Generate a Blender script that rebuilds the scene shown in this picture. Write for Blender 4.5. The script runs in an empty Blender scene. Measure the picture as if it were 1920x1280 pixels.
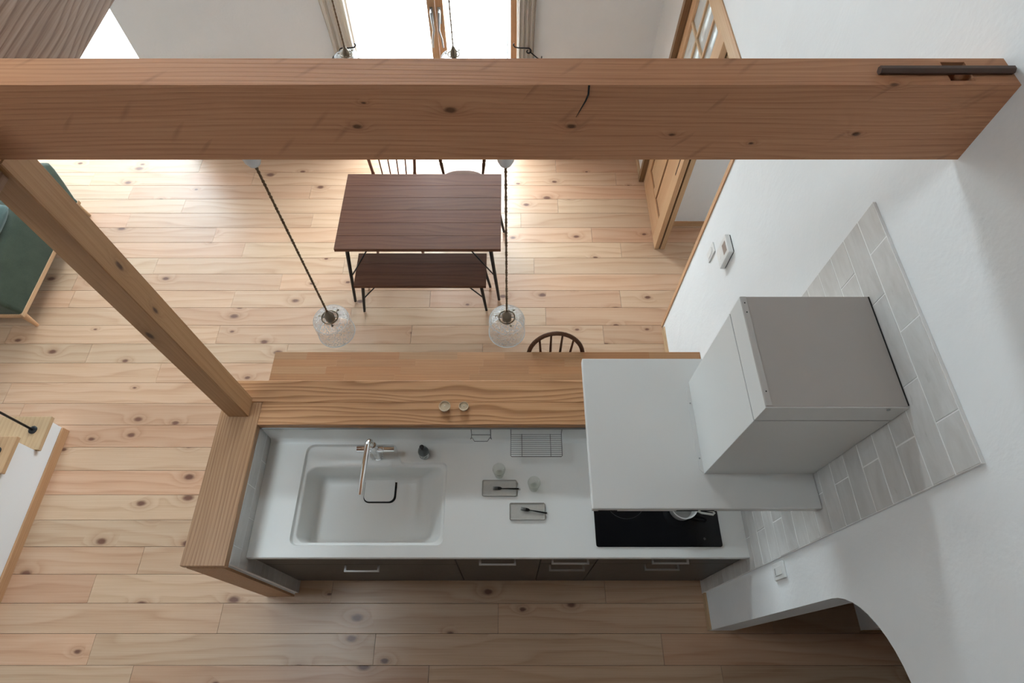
import bpy, bmesh, math, random
from mathutils import Vector, Matrix
from mathutils.geometry import tessellate_polygon

random.seed(7)
PI = math.pi
scene = bpy.context.scene
COL = scene.collection

# ---------------------------------------------------------------- camera
cam_d = bpy.data.cameras.new('camera')
cam = bpy.data.objects.new('camera', cam_d)
COL.objects.link(cam)
cam.location = (0, 0, 3.8)
cam.rotation_euler = (math.radians(30.19), 0, 0)
cam_d.sensor_width = 36
cam_d.lens = 1100 / 1920 * 36
cam_d.shift_x = 5 / 1920
cam_d.clip_start = 0.05
scene.camera = cam

# ---------------------------------------------------------------- sky and exposure
world = bpy.data.worlds.new('sky')
scene.world = world
world.use_nodes = True
bg = world.node_tree.nodes['Background']
bg.inputs[0].default_value = (0.80, 0.905, 1.0, 1)      # even overcast sky
bg.inputs[1].default_value = 29.0
scene.view_settings.view_transform = 'Standard'
scene.view_settings.look = 'None'
scene.view_settings.gamma = 1
scene.view_settings.use_curve_mapping = False
scene.view_settings.exposure = 0.0
scene.cycles.use_denoising = True
scene.cycles.use_adaptive_sampling = True
scene.cycles.adaptive_threshold = 0.12
scene.cycles.adaptive_min_samples = 20
scene.cycles.max_bounces = 7
scene.cycles.diffuse_bounces = 4
scene.cycles.glossy_bounces = 3
scene.cycles.transparent_max_bounces = 16
scene.cycles.sample_clamp_indirect = 6


def portal(name, loc, rot, sx, sy):
    """marks a window opening so that the sky is sampled through it"""
    l = bpy.data.lights.new(name, 'AREA')
    l.shape = 'RECTANGLE'; l.size = sx; l.size_y = sy
    l.cycles.is_portal = True
    o = bpy.data.objects.new(name, l); COL.objects.link(o)
    o.location = loc; o.rotation_euler = rot
    return o


portal('daylight_window_dining', (-0.6, 4.62, 1.05), (-PI / 2, 0, 0), 1.5, 2.1)
portal('daylight_window_terrace', (-4.1, 7.62, 1.1), (-PI / 2, 0, 0), 2.0, 2.1)
portal('daylight_window_high', (-1.7, 4.62, 3.25), (-PI / 2, 0, 0), 3.8, 0.5)
portal('daylight_added_roof', (-4.1, 6.15, 2.65), (0, 0, 0), 1.6, 1.3)  # sky sampled through the added, unseen roof pane
portal('daylight_added_hall', (3.4, 2.425, 1.65), (0, PI / 2, 0), 0.7, 0.45)  # sky sampled through the added, unseen hall window
portal('daylight_skylight', (-2.4, 0.7, 5.2), (0, 0, 0), 1.1, 0.95)

# ---------------------------------------------------------------- room dimensions
WX = 1.165           # face of the right wall
FY = 4.43            # face of the far wall
LX = -5.2            # face of the left wall
NY = -2.6            # face of the wall behind the camera
CZ = 5.0             # ceiling
TH = 0.14            # wall thickness


# ================================================================ materials
def nmat(name):
    m = bpy.data.materials.new(name)
    m.use_nodes = True
    return m, m.node_tree.nodes, m.node_tree.links, m.node_tree.nodes['Principled BSDF']


class G:
    """small helper for maths on shader sockets"""
    def __init__(s, nodes, links): s.n = nodes; s.l = links

    def put(s, sock, v):
        if isinstance(v, (int, float)): sock.default_value = v
        elif isinstance(v, tuple): sock.default_value = v
        else: s.l.new(v, sock)

    def m(s, op, a, b=0.0, c=0.0):
        k = s.n.new('ShaderNodeMath'); k.operation = op
        s.put(k.inputs[0], a); s.put(k.inputs[1], b); s.put(k.inputs[2], c)
        return k.outputs[0]

    def rng(s, v, a, b, c=0.0, d=1.0):
        k = s.n.new('ShaderNodeMapRange'); k.clamp = True
        for i, x in enumerate((v, a, b, c, d)): s.put(k.inputs[i], x)
        return k.outputs[0]

    def vec(s, x, y, z):
        k = s.n.new('ShaderNodeCombineXYZ')
        s.put(k.inputs[0], x); s.put(k.inputs[1], y); s.put(k.inputs[2], z)
        return k.outputs[0]

    def noise(s, v, scale=1.0, detail=2.0, rough=0.5, dist=0.0):
        k = s.n.new('ShaderNodeTexNoise')
        s.put(k.inputs['Vector'], v)
        k.inputs['Scale'].default_value = scale; k.inputs['Detail'].default_value = detail
        k.inputs['Roughness'].default_value = rough; k.inputs['Distortion'].default_value = dist
        return k.outputs['Fac']

    def mix(s, f, a, b, mode='MIX'):
        k = s.n.new('ShaderNodeMix'); k.data_type = 'RGBA'; k.blend_type = mode
        s.put(k.inputs[0], f); s.put(k.inputs[6], a); s.put(k.inputs[7], b)
        return k.outputs[2]

    def bump(s, h, strength, dist):
        k = s.n.new('ShaderNodeBump')
        k.inputs['Strength'].default_value = strength; k.inputs['Distance'].default_value = dist
        s.put(k.inputs['Height'], h)
        return k.outputs[0]


def c4(c): return (c[0], c[1], c[2], 1.0)


def wood(name, dark, mid, light, axis='X', knots=0.0, ringf=14.0, swirl=1.6, ringw=0.5, fine=0.35,
         rough=0.42, var=0.22, knotcol=(0.10, 0.045, 0.02), kx=2.2, ky=6.5, bump=0.15, spec=0.4, hue=0.5, ksize=1.0, branch=0.0):
    m, n, l, p = nmat(name); g = G(n, l)
    tc = n.new('ShaderNodeTexCoord'); oi = n.new('ShaderNodeObjectInfo')
    sp = n.new('ShaderNodeSeparateXYZ'); l.new(tc.outputs['Object'], sp.inputs[0])
    order = {'X': (0, 1, 2), 'Y': (1, 0, 2), 'Z': (2, 0, 1)}[axis]
    r = oi.outputs['Random']
    A = g.m('ADD', sp.outputs[order[0]], g.m('MULTIPLY', r, 61.0))
    Bq = g.m('ADD', g.m('ADD', sp.outputs[order[1]], sp.outputs[order[2]]), g.m('MULTIPLY', r, 23.0))
    Cq = g.m('SUBTRACT', sp.outputs[order[1]], sp.outputs[order[2]])
    halo = 0.0; core = 0.0
    if knots > 0:
        vo = n.new('ShaderNodeTexVoronoi'); vo.voronoi_dimensions = '2D'
        vo.inputs['Scale'].default_value = 1.0
        g.put(vo.inputs['Vector'], g.vec(g.m('MULTIPLY', A, kx), g.m('MULTIPLY', Bq, ky), 0.0))
        sc = n.new('ShaderNodeSeparateColor'); l.new(vo.outputs['Color'], sc.inputs[0])
        on = g.m('GREATER_THAN', sc.outputs[0], 1 - knots)
        size = g.m('MULTIPLY_ADD', sc.outputs[1], 0.75 * ksize, 0.35 * ksize)
        d = g.m('DIVIDE', g.m('ADD', vo.outputs['Distance'],
                              g.m('MULTIPLY_ADD', g.noise(g.vec(g.m('MULTIPLY', A, 30), g.m('MULTIPLY', Bq, 60), 0.0)), 0.05, -0.025)), size)
        core = g.m('MULTIPLY', g.rng(d, 0.06, 0.13, 1.0, 0.0), on)
        halo = g.m('MULTIPLY', g.rng(d, 0.05, 0.5, 1.0, 0.0), on)
    wob = g.noise(g.vec(g.m('MULTIPLY', A, 0.75), g.m('MULTIPLY', Bq, 4.0), Cq), 1.0, 2.0, 0.5, 0.2)
    rc = g.m('ADD', g.m('MULTIPLY', Bq, ringf), g.m('MULTIPLY', wob, swirl * 3.0))
    if knots > 0: rc = g.m('ADD', rc, g.m('MULTIPLY', g.m('MULTIPLY', halo, halo), 2.2))
    saw = g.m('FRACT', rc)
    wave = g.m('MULTIPLY', g.rng(saw, 0.0, 0.8, 0.0, 1.0), g.rng(saw, 0.82, 1.0, 1.0, 0.0))
    wave = g.m('POWER', wave, 1.8)
    fib = g.noise(g.vec(g.m('MULTIPLY', A, 2.5), g.m('MULTIPLY', Bq, 150.0), g.m('MULTIPLY', Cq, 150.0)), 1.0, 3.0, 0.6)
    blot = g.noise(g.vec(g.m('MULTIPLY', A, 1.3), g.m('MULTIPLY', Bq, 9.0), Cq), 1.0, 2.0)
    fac = g.m('ADD', g.m('MULTIPLY', wave, ringw), g.m('MULTIPLY', g.rng(fib, 0.3, 0.7), fine))
    fac = g.m('ADD', fac, g.m('MULTIPLY_ADD', blot, 0.5, -0.2))
    cr = n.new('ShaderNodeValToRGB')
    e = cr.color_ramp.elements
    e[0].position = 0.0; e[0].color = c4(light); e[1].position = 0.95; e[1].color = c4(dark)
    k = e.new(0.45); k.color = c4(mid)
    l.new(fac, cr.inputs[0])
    col = cr.outputs[0]
    r2 = g.m('FRACT', g.m('MULTIPLY', r, 7.31))
    hs = n.new('ShaderNodeHueSaturation')
    g.put(hs.inputs['Hue'], g.m('MULTIPLY_ADD', r2, 0.03 * hue, 0.5 - 0.015 * hue))
    g.put(hs.inputs['Saturation'], g.m('MULTIPLY_ADD', r2, -0.3 * hue, 1.0 + 0.15 * hue))
    g.put(hs.inputs['Value'], g.m('MULTIPLY_ADD', r, var, 1.0 - var / 2))
    l.new(col, hs.inputs['Color']); col = hs.outputs[0]
    if knots > 0:
        col = g.mix(g.m('MULTIPLY', g.m('POWER', halo, 2.5), 0.55), col, c4([x * 0.75 + y * 0.25 for x, y in zip(dark, knotcol)]))
        col = g.mix(g.m('MULTIPLY', core, 0.92), col, c4(knotcol))
    if branch:          # slanting marks where branches left the trunk
        vb = n.new('ShaderNodeTexVoronoi'); vb.voronoi_dimensions = '2D'; vb.inputs['Scale'].default_value = 1.0
        g.put(vb.inputs['Vector'], g.vec(g.m('MULTIPLY', g.m('ADD', g.m('MULTIPLY', A, 0.75), Bq), 6.5), g.m('MULTIPLY', g.m('SUBTRACT', Bq, g.m('ADD', A, g.m('MULTIPLY', wob, 0.05))), 34.0), 0.0))
        sb_ = n.new('ShaderNodeSeparateColor'); l.new(vb.outputs['Color'], sb_.inputs[0])
        bm_ = g.m('MULTIPLY', g.rng(vb.outputs['Distance'], 0.04, 0.40, 1.0, 0.0), g.m('GREATER_THAN', sb_.outputs[0], 1 - branch))
        col = g.mix(g.m('MULTIPLY', bm_, 0.42), col, c4([x * 0.7 for x in dark]))
    l.new(col, p.inputs['Base Color'])
    g.put(p.inputs['Roughness'], g.m('MULTIPLY_ADD', fib, 0.14, rough - 0.07))
    p.inputs['Specular IOR Level'].default_value = spec
    if bump > 0.1: l.new(g.bump(g.m('ADD', g.m('MULTIPLY', fib, -0.5), g.m('MULTIPLY', wave, -0.5)), bump, 0.002), p.inputs['Normal'])
    return m


def plain(name, col, rough=0.5, metal=0.0, spec=0.5, bumps=0.0, bscale=60.0, bdist=0.002, coat=0.0, var=0.0):
    m, n, l, p = nmat(name); g = G(n, l)
    tc = n.new('ShaderNodeTexCoord')
    p.inputs['Roughness'].default_value = rough
    p.inputs['Metallic'].default_value = metal
    p.inputs['Specular IOR Level'].default_value = spec
    p.inputs['Coat Weight'].default_value = coat
    nz = g.noise(tc.outputs['Object'], bscale, 4.0, 0.55)
    if var:
        g.put(p.inputs['Base Color'], g.mix(g.rng(nz, 0.3, 0.7), c4([x * (1 - var) for x in col]), c4([min(1, x * (1 + var)) for x in col])))
    else:
        p.inputs['Base Color'].default_value = c4(col)
        g.put(p.inputs['Roughness'], g.m('MULTIPLY_ADD', nz, 0.06, rough - 0.03))
    if bumps: l.new(g.bump(nz, bumps, bdist), p.inputs['Normal'])
    return m


def glass(name, tint=(1, 1, 1), ior=1.45, rough=0.02, hammered=0.0, hscale=260.0, body=0.0, reeded=False):
    """thin clear glass: see-through plus mirror reflection by angle"""
    m, n, l, p = nmat(name); g = G(n, l)
    out = n['Material Output']; n.remove(p)
    tr = n.new('ShaderNodeBsdfTransparent'); tr.inputs[0].default_value = c4(tint)
    gl = n.new('ShaderNodeBsdfGlossy'); gl.inputs['Roughness'].default_value = rough
    df = n.new('ShaderNodeBsdfDiffuse'); df.inputs[0].default_value = (0.9, 0.93, 0.93, 1)
    fr = n.new('ShaderNodeLayerWeight'); fr.inputs[0].default_value = 0.5
    if hammered or reeded:
        tc = n.new('ShaderNodeTexCoord')
        if reeded:
            sp = n.new('ShaderNodeSeparateXYZ'); l.new(tc.outputs['Object'], sp.inputs[0])
            h = g.m('SINE', g.m('MULTIPLY', sp.outputs[1], 900.0))
            nb = g.bump(h, 0.5, 0.002)
        else:
            vo = n.new('ShaderNodeTexVoronoi'); vo.inputs['Scale'].default_value = hscale
            l.new(tc.outputs['Object'], vo.inputs['Vector'])
            nb = g.bump(vo.outputs['Distance'], hammered, 0.004)
        for x in (gl, fr): l.new(nb, x.inputs['Normal'])
    mx = n.new('ShaderNodeMixShader')
    g.put(mx.inputs[0], g.m('MULTIPLY_ADD', g.m('POWER', fr.outputs['Facing'], 3.5), 0.75 * (ior - 0.9), 0.04))
    base = tr.outputs[0]
    if body:
        mb = n.new('ShaderNodeMixShader'); mb.inputs[0].default_value = body
        if hammered: g.put(mb.inputs[0], g.rng(vo.outputs['Distance'], 0.42, 0.72, 0.015, body))  # pale speckle painted in for the highlights on the hammered dimples
        l.new(tr.outputs[0], mb.inputs[1]); l.new(df.outputs[0], mb.inputs[2]); base = mb.outputs[0]
    l.new(base, mx.inputs[1]); l.new(gl.outputs[0], mx.inputs[2])
    l.new(mx.outputs[0], out.inputs[0])
    return m


def fabric(name, c1, c2, scale=350.0, thin=0.0):
    m, n, l, p = nmat(name); g = G(n, l)
    tc = n.new('ShaderNodeTexCoord')
    a = g.noise(tc.outputs['Object'], scale, 3.0, 0.7); b = g.noise(tc.outputs['Object'], 9.0, 3.0, 0.6)
    f = g.m('ADD', g.m('MULTIPLY', a, 0.7), g.m('MULTIPLY', b, 0.4))
    l.new(g.mix(g.rng(f, 0.35, 0.75), c4(c1), c4(c2)), p.inputs['Base Color'])
    p.inputs['Roughness'].default_value = 0.95; p.inputs['Specular IOR Level'].default_value = 0.1
    p.inputs['Sheen Weight'].default_value = 0.25
    l.new(g.bump(a, 0.4, 0.002), p.inputs['Normal'])
    if thin:
        t_ = n.new('ShaderNodeBsdfTranslucent'); t_.inputs[0].default_value = c4(c2)
        mx = n.new('ShaderNodeMixShader'); mx.inputs[0].default_value = thin
        l.new(p.outputs[0], mx.inputs[1]); l.new(t_.outputs[0], mx.inputs[2]); l.new(mx.outputs[0], n['Material Output'].inputs[0])
    return m


def plaster(name, col, amp=0.25):
    m, n, l, p = nmat(name); g = G(n, l)
    tc = n.new('ShaderNodeTexCoord')
    a = g.noise(tc.outputs['Object'], 3.2, 5.0, 0.62, 0.6); b = g.noise(tc.outputs['Object'], 60.0, 3.0, 0.5)
    g.put(p.inputs['Base Color'], g.mix(g.rng(a, 0.3, 0.7), c4([x * 0.97 for x in col]), c4(col)))
    p.inputs['Roughness'].default_value = 0.9; p.inputs['Specular IOR Level'].default_value = 0.15
    l.new(g.bump(g.m('ADD', g.m('MULTIPLY', a, 1.0), g.m('MULTIPLY', b, 0.12)), amp, 0.02), p.inputs['Normal'])
    return m


def tilemat(name):
    m, n, l, p = nmat(name); g = G(n, l)
    tc = n.new('ShaderNodeTexCoord'); oi = n.new('ShaderNodeObjectInfo')
    sp = n.new('ShaderNodeSeparateXYZ'); l.new(tc.outputs['Object'], sp.inputs[0])
    r = oi.outputs['Random']
    v = g.vec(g.m('MULTIPLY', g.m('ADD', sp.outputs[1], g.m('MULTIPLY', r, 40.0)), 5.0),
              g.m('MULTIPLY', sp.outputs[2], 16.0), g.m('MULTIPLY', r, 30.0))
    a = g.noise(v, 1.0, 5.0, 0.65, 0.8)
    col = g.mix(g.rng(a, 0.35, 0.75), c4((0.62, 0.605, 0.585)), c4((0.51, 0.49, 0.465)))
    col = g.mix(g.rng(g.noise(g.vec(g.m('MULTIPLY', g.m('ADD', sp.outputs[1], g.m('MULTIPLY', r, 40.0)), 14.0), g.m('MULTIPLY', sp.outputs[2], 60.0), r), 1.0, 3.0), 0.68, 0.76, 0.0, 0.5), col, c4((0.40, 0.38, 0.35)))
    hs = n.new('ShaderNodeHueSaturation'); l.new(col, hs.inputs['Color'])
    g.put(hs.inputs['Value'], g.m('MULTIPLY_ADD', r, 0.1, 0.95))
    l.new(hs.outputs[0], p.inputs['Base Color'])
    p.inputs['Roughness'].default_value = 0.38
    l.new(g.bump(a, 0.1, 0.003), p.inputs['Normal'])
    return m


MT = {}
MT['pine'] = wood('pine_floorboards', (0.39, 0.215, 0.12), (0.525, 0.33, 0.208), (0.59, 0.395, 0.265), 'X', knots=0.22, ringf=12, swirl=1.4,
                  ringw=0.36, fine=0.38, rough=0.38, var=0.16, kx=3.6, ky=6.2, bump=0.05, spec=0.5, hue=0.45, ksize=1.15, knotcol=(0.13, 0.05, 0.03))
MT['beam'] = wood('oiled_spruce_beam', (0.36, 0.155, 0.075), (0.51, 0.25, 0.132), (0.60, 0.325, 0.18), 'X', knots=0.3, ringf=60, swirl=2.6, ringw=0.3,
                  fine=0.5, rough=0.55, var=0.05, kx=4.2, ky=8.0, bump=0.2, spec=0.3, hue=0.2, ksize=0.6, knotcol=(0.11, 0.045, 0.02), branch=0.10)
MT['beam_y'] = wood('sawn_spruce_beam', (0.20, 0.105, 0.06), (0.33, 0.20, 0.135), (0.43, 0.29, 0.21), 'Y', knots=0.35, ringf=46, swirl=3.0, ringw=0.75,
                    fine=0.45, rough=0.6, var=0.05, kx=1.3, ky=4.0, bump=0.4, spec=0.3, hue=0.2)
MT['post'] = wood('oiled_spruce_post', (0.26, 0.125, 0.052), (0.37, 0.195, 0.088), (0.44, 0.25, 0.125), 'Z', knots=0.55, ringf=40, swirl=1.6, ringw=0.22,
                  fine=0.35, rough=0.5, var=0.05, kx=2.6, ky=6.0, bump=0.15, spec=0.35, hue=0.2, ksize=0.75, knotcol=(0.07, 0.03, 0.015))
MT['ash_x'] = wood('oiled_ash_x', (0.30, 0.145, 0.060), (0.46, 0.25, 0.12), (0.54, 0.315, 0.165), 'X', ringf=26, swirl=3.2, ringw=0.75, fine=0.4, rough=0.45, var=0.1, bump=0.15)
MT['ash_y'] = wood('oiled_ash_y', (0.27, 0.15, 0.075), (0.39, 0.235, 0.125), (0.46, 0.29, 0.165), 'Y', ringf=60, swirl=2.0, ringw=0.5, fine=0.5, rough=0.45, var=0.1, bump=0.15)
MT['stave'] = wood('laminated_staves', (0.22, 0.10, 0.040), (0.30, 0.142, 0.060), (0.35, 0.175, 0.078), 'X', ringf=50, swirl=1.2, ringw=0.3, fine=0.35, rough=0.45, var=0.2, bump=0.06, hue=0.3)
MT['walnut'] = wood('dark_stained_table', (0.070, 0.025, 0.013), (0.100, 0.039, 0.021), (0.128, 0.053, 0.029), 'X', ringf=22, swirl=2.2, ringw=0.35, fine=0.3, rough=0.55, var=0.12, bump=0.05, spec=0.15, hue=0.12)
MT['oak_z'] = wood('door_oak_z', (0.33, 0.18, 0.085), (0.46, 0.275, 0.145), (0.54, 0.345, 0.195), 'Z', ringf=60, swirl=1.4, ringw=0.3, fine=0.35, rough=0.45, var=0.12, bump=0.08)
MT['oak_y'] = wood('door_oak_y', (0.33, 0.18, 0.085), (0.46, 0.275, 0.145), (0.54, 0.345, 0.195), 'Y', ringf=60, swirl=1.4, ringw=0.3, fine=0.35, rough=0.45, var=0.12, bump=0.08)
MT['oak_x'] = wood('trim_oak_x', (0.33, 0.18, 0.085), (0.44, 0.26, 0.135), (0.52, 0.33, 0.185), 'X', ringf=60, swirl=1.4, ringw=0.3, fine=0.35, rough=0.45, var=0.12, bump=0.08)
MT['casing'] = wood('brown_shaded_door_wood', (0.13, 0.055, 0.022), (0.21, 0.10, 0.042), (0.27, 0.14, 0.065), 'Z', ringf=60, swirl=1.0, ringw=0.3, fine=0.3, rough=0.45, var=0.08, bump=0.06)  # shade of the far casing put into this brown; moulding and pull share it
MT['tread'] = wood('stair_tread_pine', (0.36, 0.20, 0.095), (0.47, 0.285, 0.15), (0.53, 0.34, 0.19), 'Y', ringf=40, swirl=1.4, ringw=0.35, fine=0.35, rough=0.45, var=0.1, bump=0.08)
MT['chair'] = wood('dark_turned_wood', (0.035, 0.013, 0.007), (0.062, 0.025, 0.013), (0.09, 0.04, 0.02), 'Z', ringf=60, swirl=1.0, ringw=0.3, fine=0.3, rough=0.6, var=0.1, bump=0.05, spec=0.1)
MT['chair_red'] = wood('reddish_turned_wood', (0.10, 0.035, 0.02), (0.17, 0.065, 0.036), (0.22, 0.095, 0.055), 'Z', ringf=60, swirl=1.0, ringw=0.3, fine=0.3, rough=0.35, var=0.1, bump=0.05, spec=0.5)
MT['sofa_wood'] = wood('sofa_frame_oak', (0.36, 0.19, 0.09), (0.50, 0.29, 0.155), (0.56, 0.35, 0.20), 'Y', ringf=60, swirl=1.0, ringw=0.3, fine=0.3, rough=0.45, var=0.1, bump=0.05)
MT['plaster'] = plaster('white_plaster', (0.80, 0.80, 0.795))
MT['ceil'] = wood('ceiling_boards', (0.20, 0.11, 0.055), (0.30, 0.175, 0.095), (0.36, 0.22, 0.125), 'X', ringf=40, swirl=1.4, ringw=0.35, fine=0.35, rough=0.6, var=0.1, bump=0.08)
MT['tile'] = tilemat('pale_stone_tile')
MT['grout'] = plain('white_grout', (0.82, 0.81, 0.79), 0.85, bumps=0.1)
MT['solid'] = plain('white_solid_surface', (0.80, 0.80, 0.775), 0.34, spec=0.5, bscale=8)
MT['hood'] = plain('white_painted_steel', (0.66, 0.655, 0.635), 0.42, spec=0.45, bscale=12)
MT['hood_top'] = plain('grey_zinc_plate', (0.40, 0.365, 0.335), 0.5, spec=0.4, bscale=12)
MT['zinc'] = plain('light_zinc_lip', (0.48, 0.455, 0.43), 0.45, spec=0.4, bscale=12)
MT['cabinet'] = plain('dark_greige_laminate', (0.062, 0.053, 0.046), 0.45, spec=0.35, bscale=20)
MT['cabinet_in'] = plain('cabinet_carcass', (0.03, 0.027, 0.025), 0.7)
MT['handle'] = plain('brushed_handle', (0.40, 0.38, 0.36), 0.38, metal=0.85, bscale=200)
MT['chrome'] = plain('chrome', (0.86, 0.87, 0.88), 0.07, metal=1.0)
MT['wire'] = plain('stainless_wire', (0.20, 0.20, 0.195), 0.35, metal=0.8)
MT['steel'] = plain('satin_steel', (0.35, 0.36, 0.36), 0.4, metal=0.8)
MT['black'] = plain('black_iron', (0.012, 0.012, 0.012), 0.45, metal=0.4, bumps=0.1, bscale=150)
MT['blackglass'] = plain('black_ceramic_glass', (0.006, 0.006, 0.007), 0.12, spec=0.35)
MT['mark'] = plain('grey_print', (0.10, 0.10, 0.10), 0.4)
MT['gap'] = plain('dark_gap', (0.01, 0.009, 0.008), 0.9)
MT['bar'] = plain('brown_painted_bar', (0.085, 0.047, 0.033), 0.45, spec=0.4, bumps=0.05)
MT['bronze'] = plain('dark_bronze', (0.22, 0.175, 0.125), 0.3, metal=0.85, bumps=0.05)
MT['cord'] = plain('brown_twisted_cord', (0.17, 0.10, 0.05), 0.85, bumps=0.4, bscale=900, var=0.35)
MT['porcelain'] = plain('white_porcelain', (0.78, 0.80, 0.82), 0.22, spec=0.5)
MT['shade'] = glass('hammered_glass', (0.995, 0.995, 0.995), 1.42, 0.08, hammered=0.9, hscale=210, body=0.30)
MT['rim'] = glass('brightened_glass_rim', (1, 1, 1), 1.6, 0.05, body=0.35)  # whitish body painted in for the bright line along the glass edges
MT['bulb'] = glass('bulb_glass', (1, 1, 1), 1.4, 0.03, body=0.05)
MT['glass'] = glass('window_glass', (0.97, 0.99, 0.98), 1.45, 0.01)
MT['reeded'] = glass('reeded_glass', (0.9, 0.92, 0.92), 1.5, 0.12, body=0.45, reeded=True)
MT['tumbler'] = glass('tumbler_glass', (0.96, 0.97, 0.955), 1.6, 0.02)
MT['green'] = fabric('green_wool', (0.030, 0.042, 0.028), (0.068, 0.084, 0.058))
MT['teal'] = fabric('teal_cotton', (0.05, 0.085, 0.08), (0.09, 0.135, 0.125), 200)
MT['linen'] = fabric('beige_linen', (0.76, 0.70, 0.63), (0.84, 0.78, 0.71), 500, thin=0.22)
MT['bottle'] = plain('grey_plastic_bottle', (0.085, 0.095, 0.095), 0.35)
MT['bottle_cap'] = plain('dark_cap', (0.035, 0.03, 0.03), 0.4)
MT['label'] = plain('label_paper', (0.62, 0.64, 0.62), 0.6)
MT['print'] = plain('label_ink', (0.06, 0.06, 0.06), 0.6)
MT['plate'] = plain('greige_stoneware', (0.47, 0.455, 0.415), 0.5, bumps=0.05, var=0.05)
MT['plate_rim'] = plain('brown_rim_glaze', (0.27, 0.24, 0.21), 0.5)
MT['fork'] = plain('black_fork', (0.012, 0.011, 0.010), 0.4, metal=0.5)
MT['enamel'] = plain('white_enamel', (0.68, 0.67, 0.65), 0.25)
MT['enamel_in'] = plain('pan_inside', (0.40, 0.40, 0.39), 0.3)
MT['plastic'] = plain('white_plastic', (0.70, 0.69, 0.67), 0.4)
MT['screen'] = plain('grey_lcd', (0.22, 0.17, 0.15), 0.2)
MT['candle'] = plain('cream_wax', (0.55, 0.42, 0.28), 0.5)
MT['wick'] = plain('pale_wick', (0.75, 0.68, 0.58), 0.6)
MT['stairwhite'] = plain('white_stair_panel', (0.80, 0.80, 0.80), 0.6, spec=0.3, bscale=30)
MT['deck'] = plain('pale_deck_board', (0.70, 0.69, 0.67), 0.6, bumps=0.05)
MT['stone'] = plain('pale_terrace_tile', (0.72, 0.72, 0.70), 0.6)
MT['sub'] = plain('dark_underlay', (0.05, 0.03, 0.018), 0.9)
MT['alu'] = plain('white_window_frame', (0.70, 0.70, 0.69), 0.4)


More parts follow.
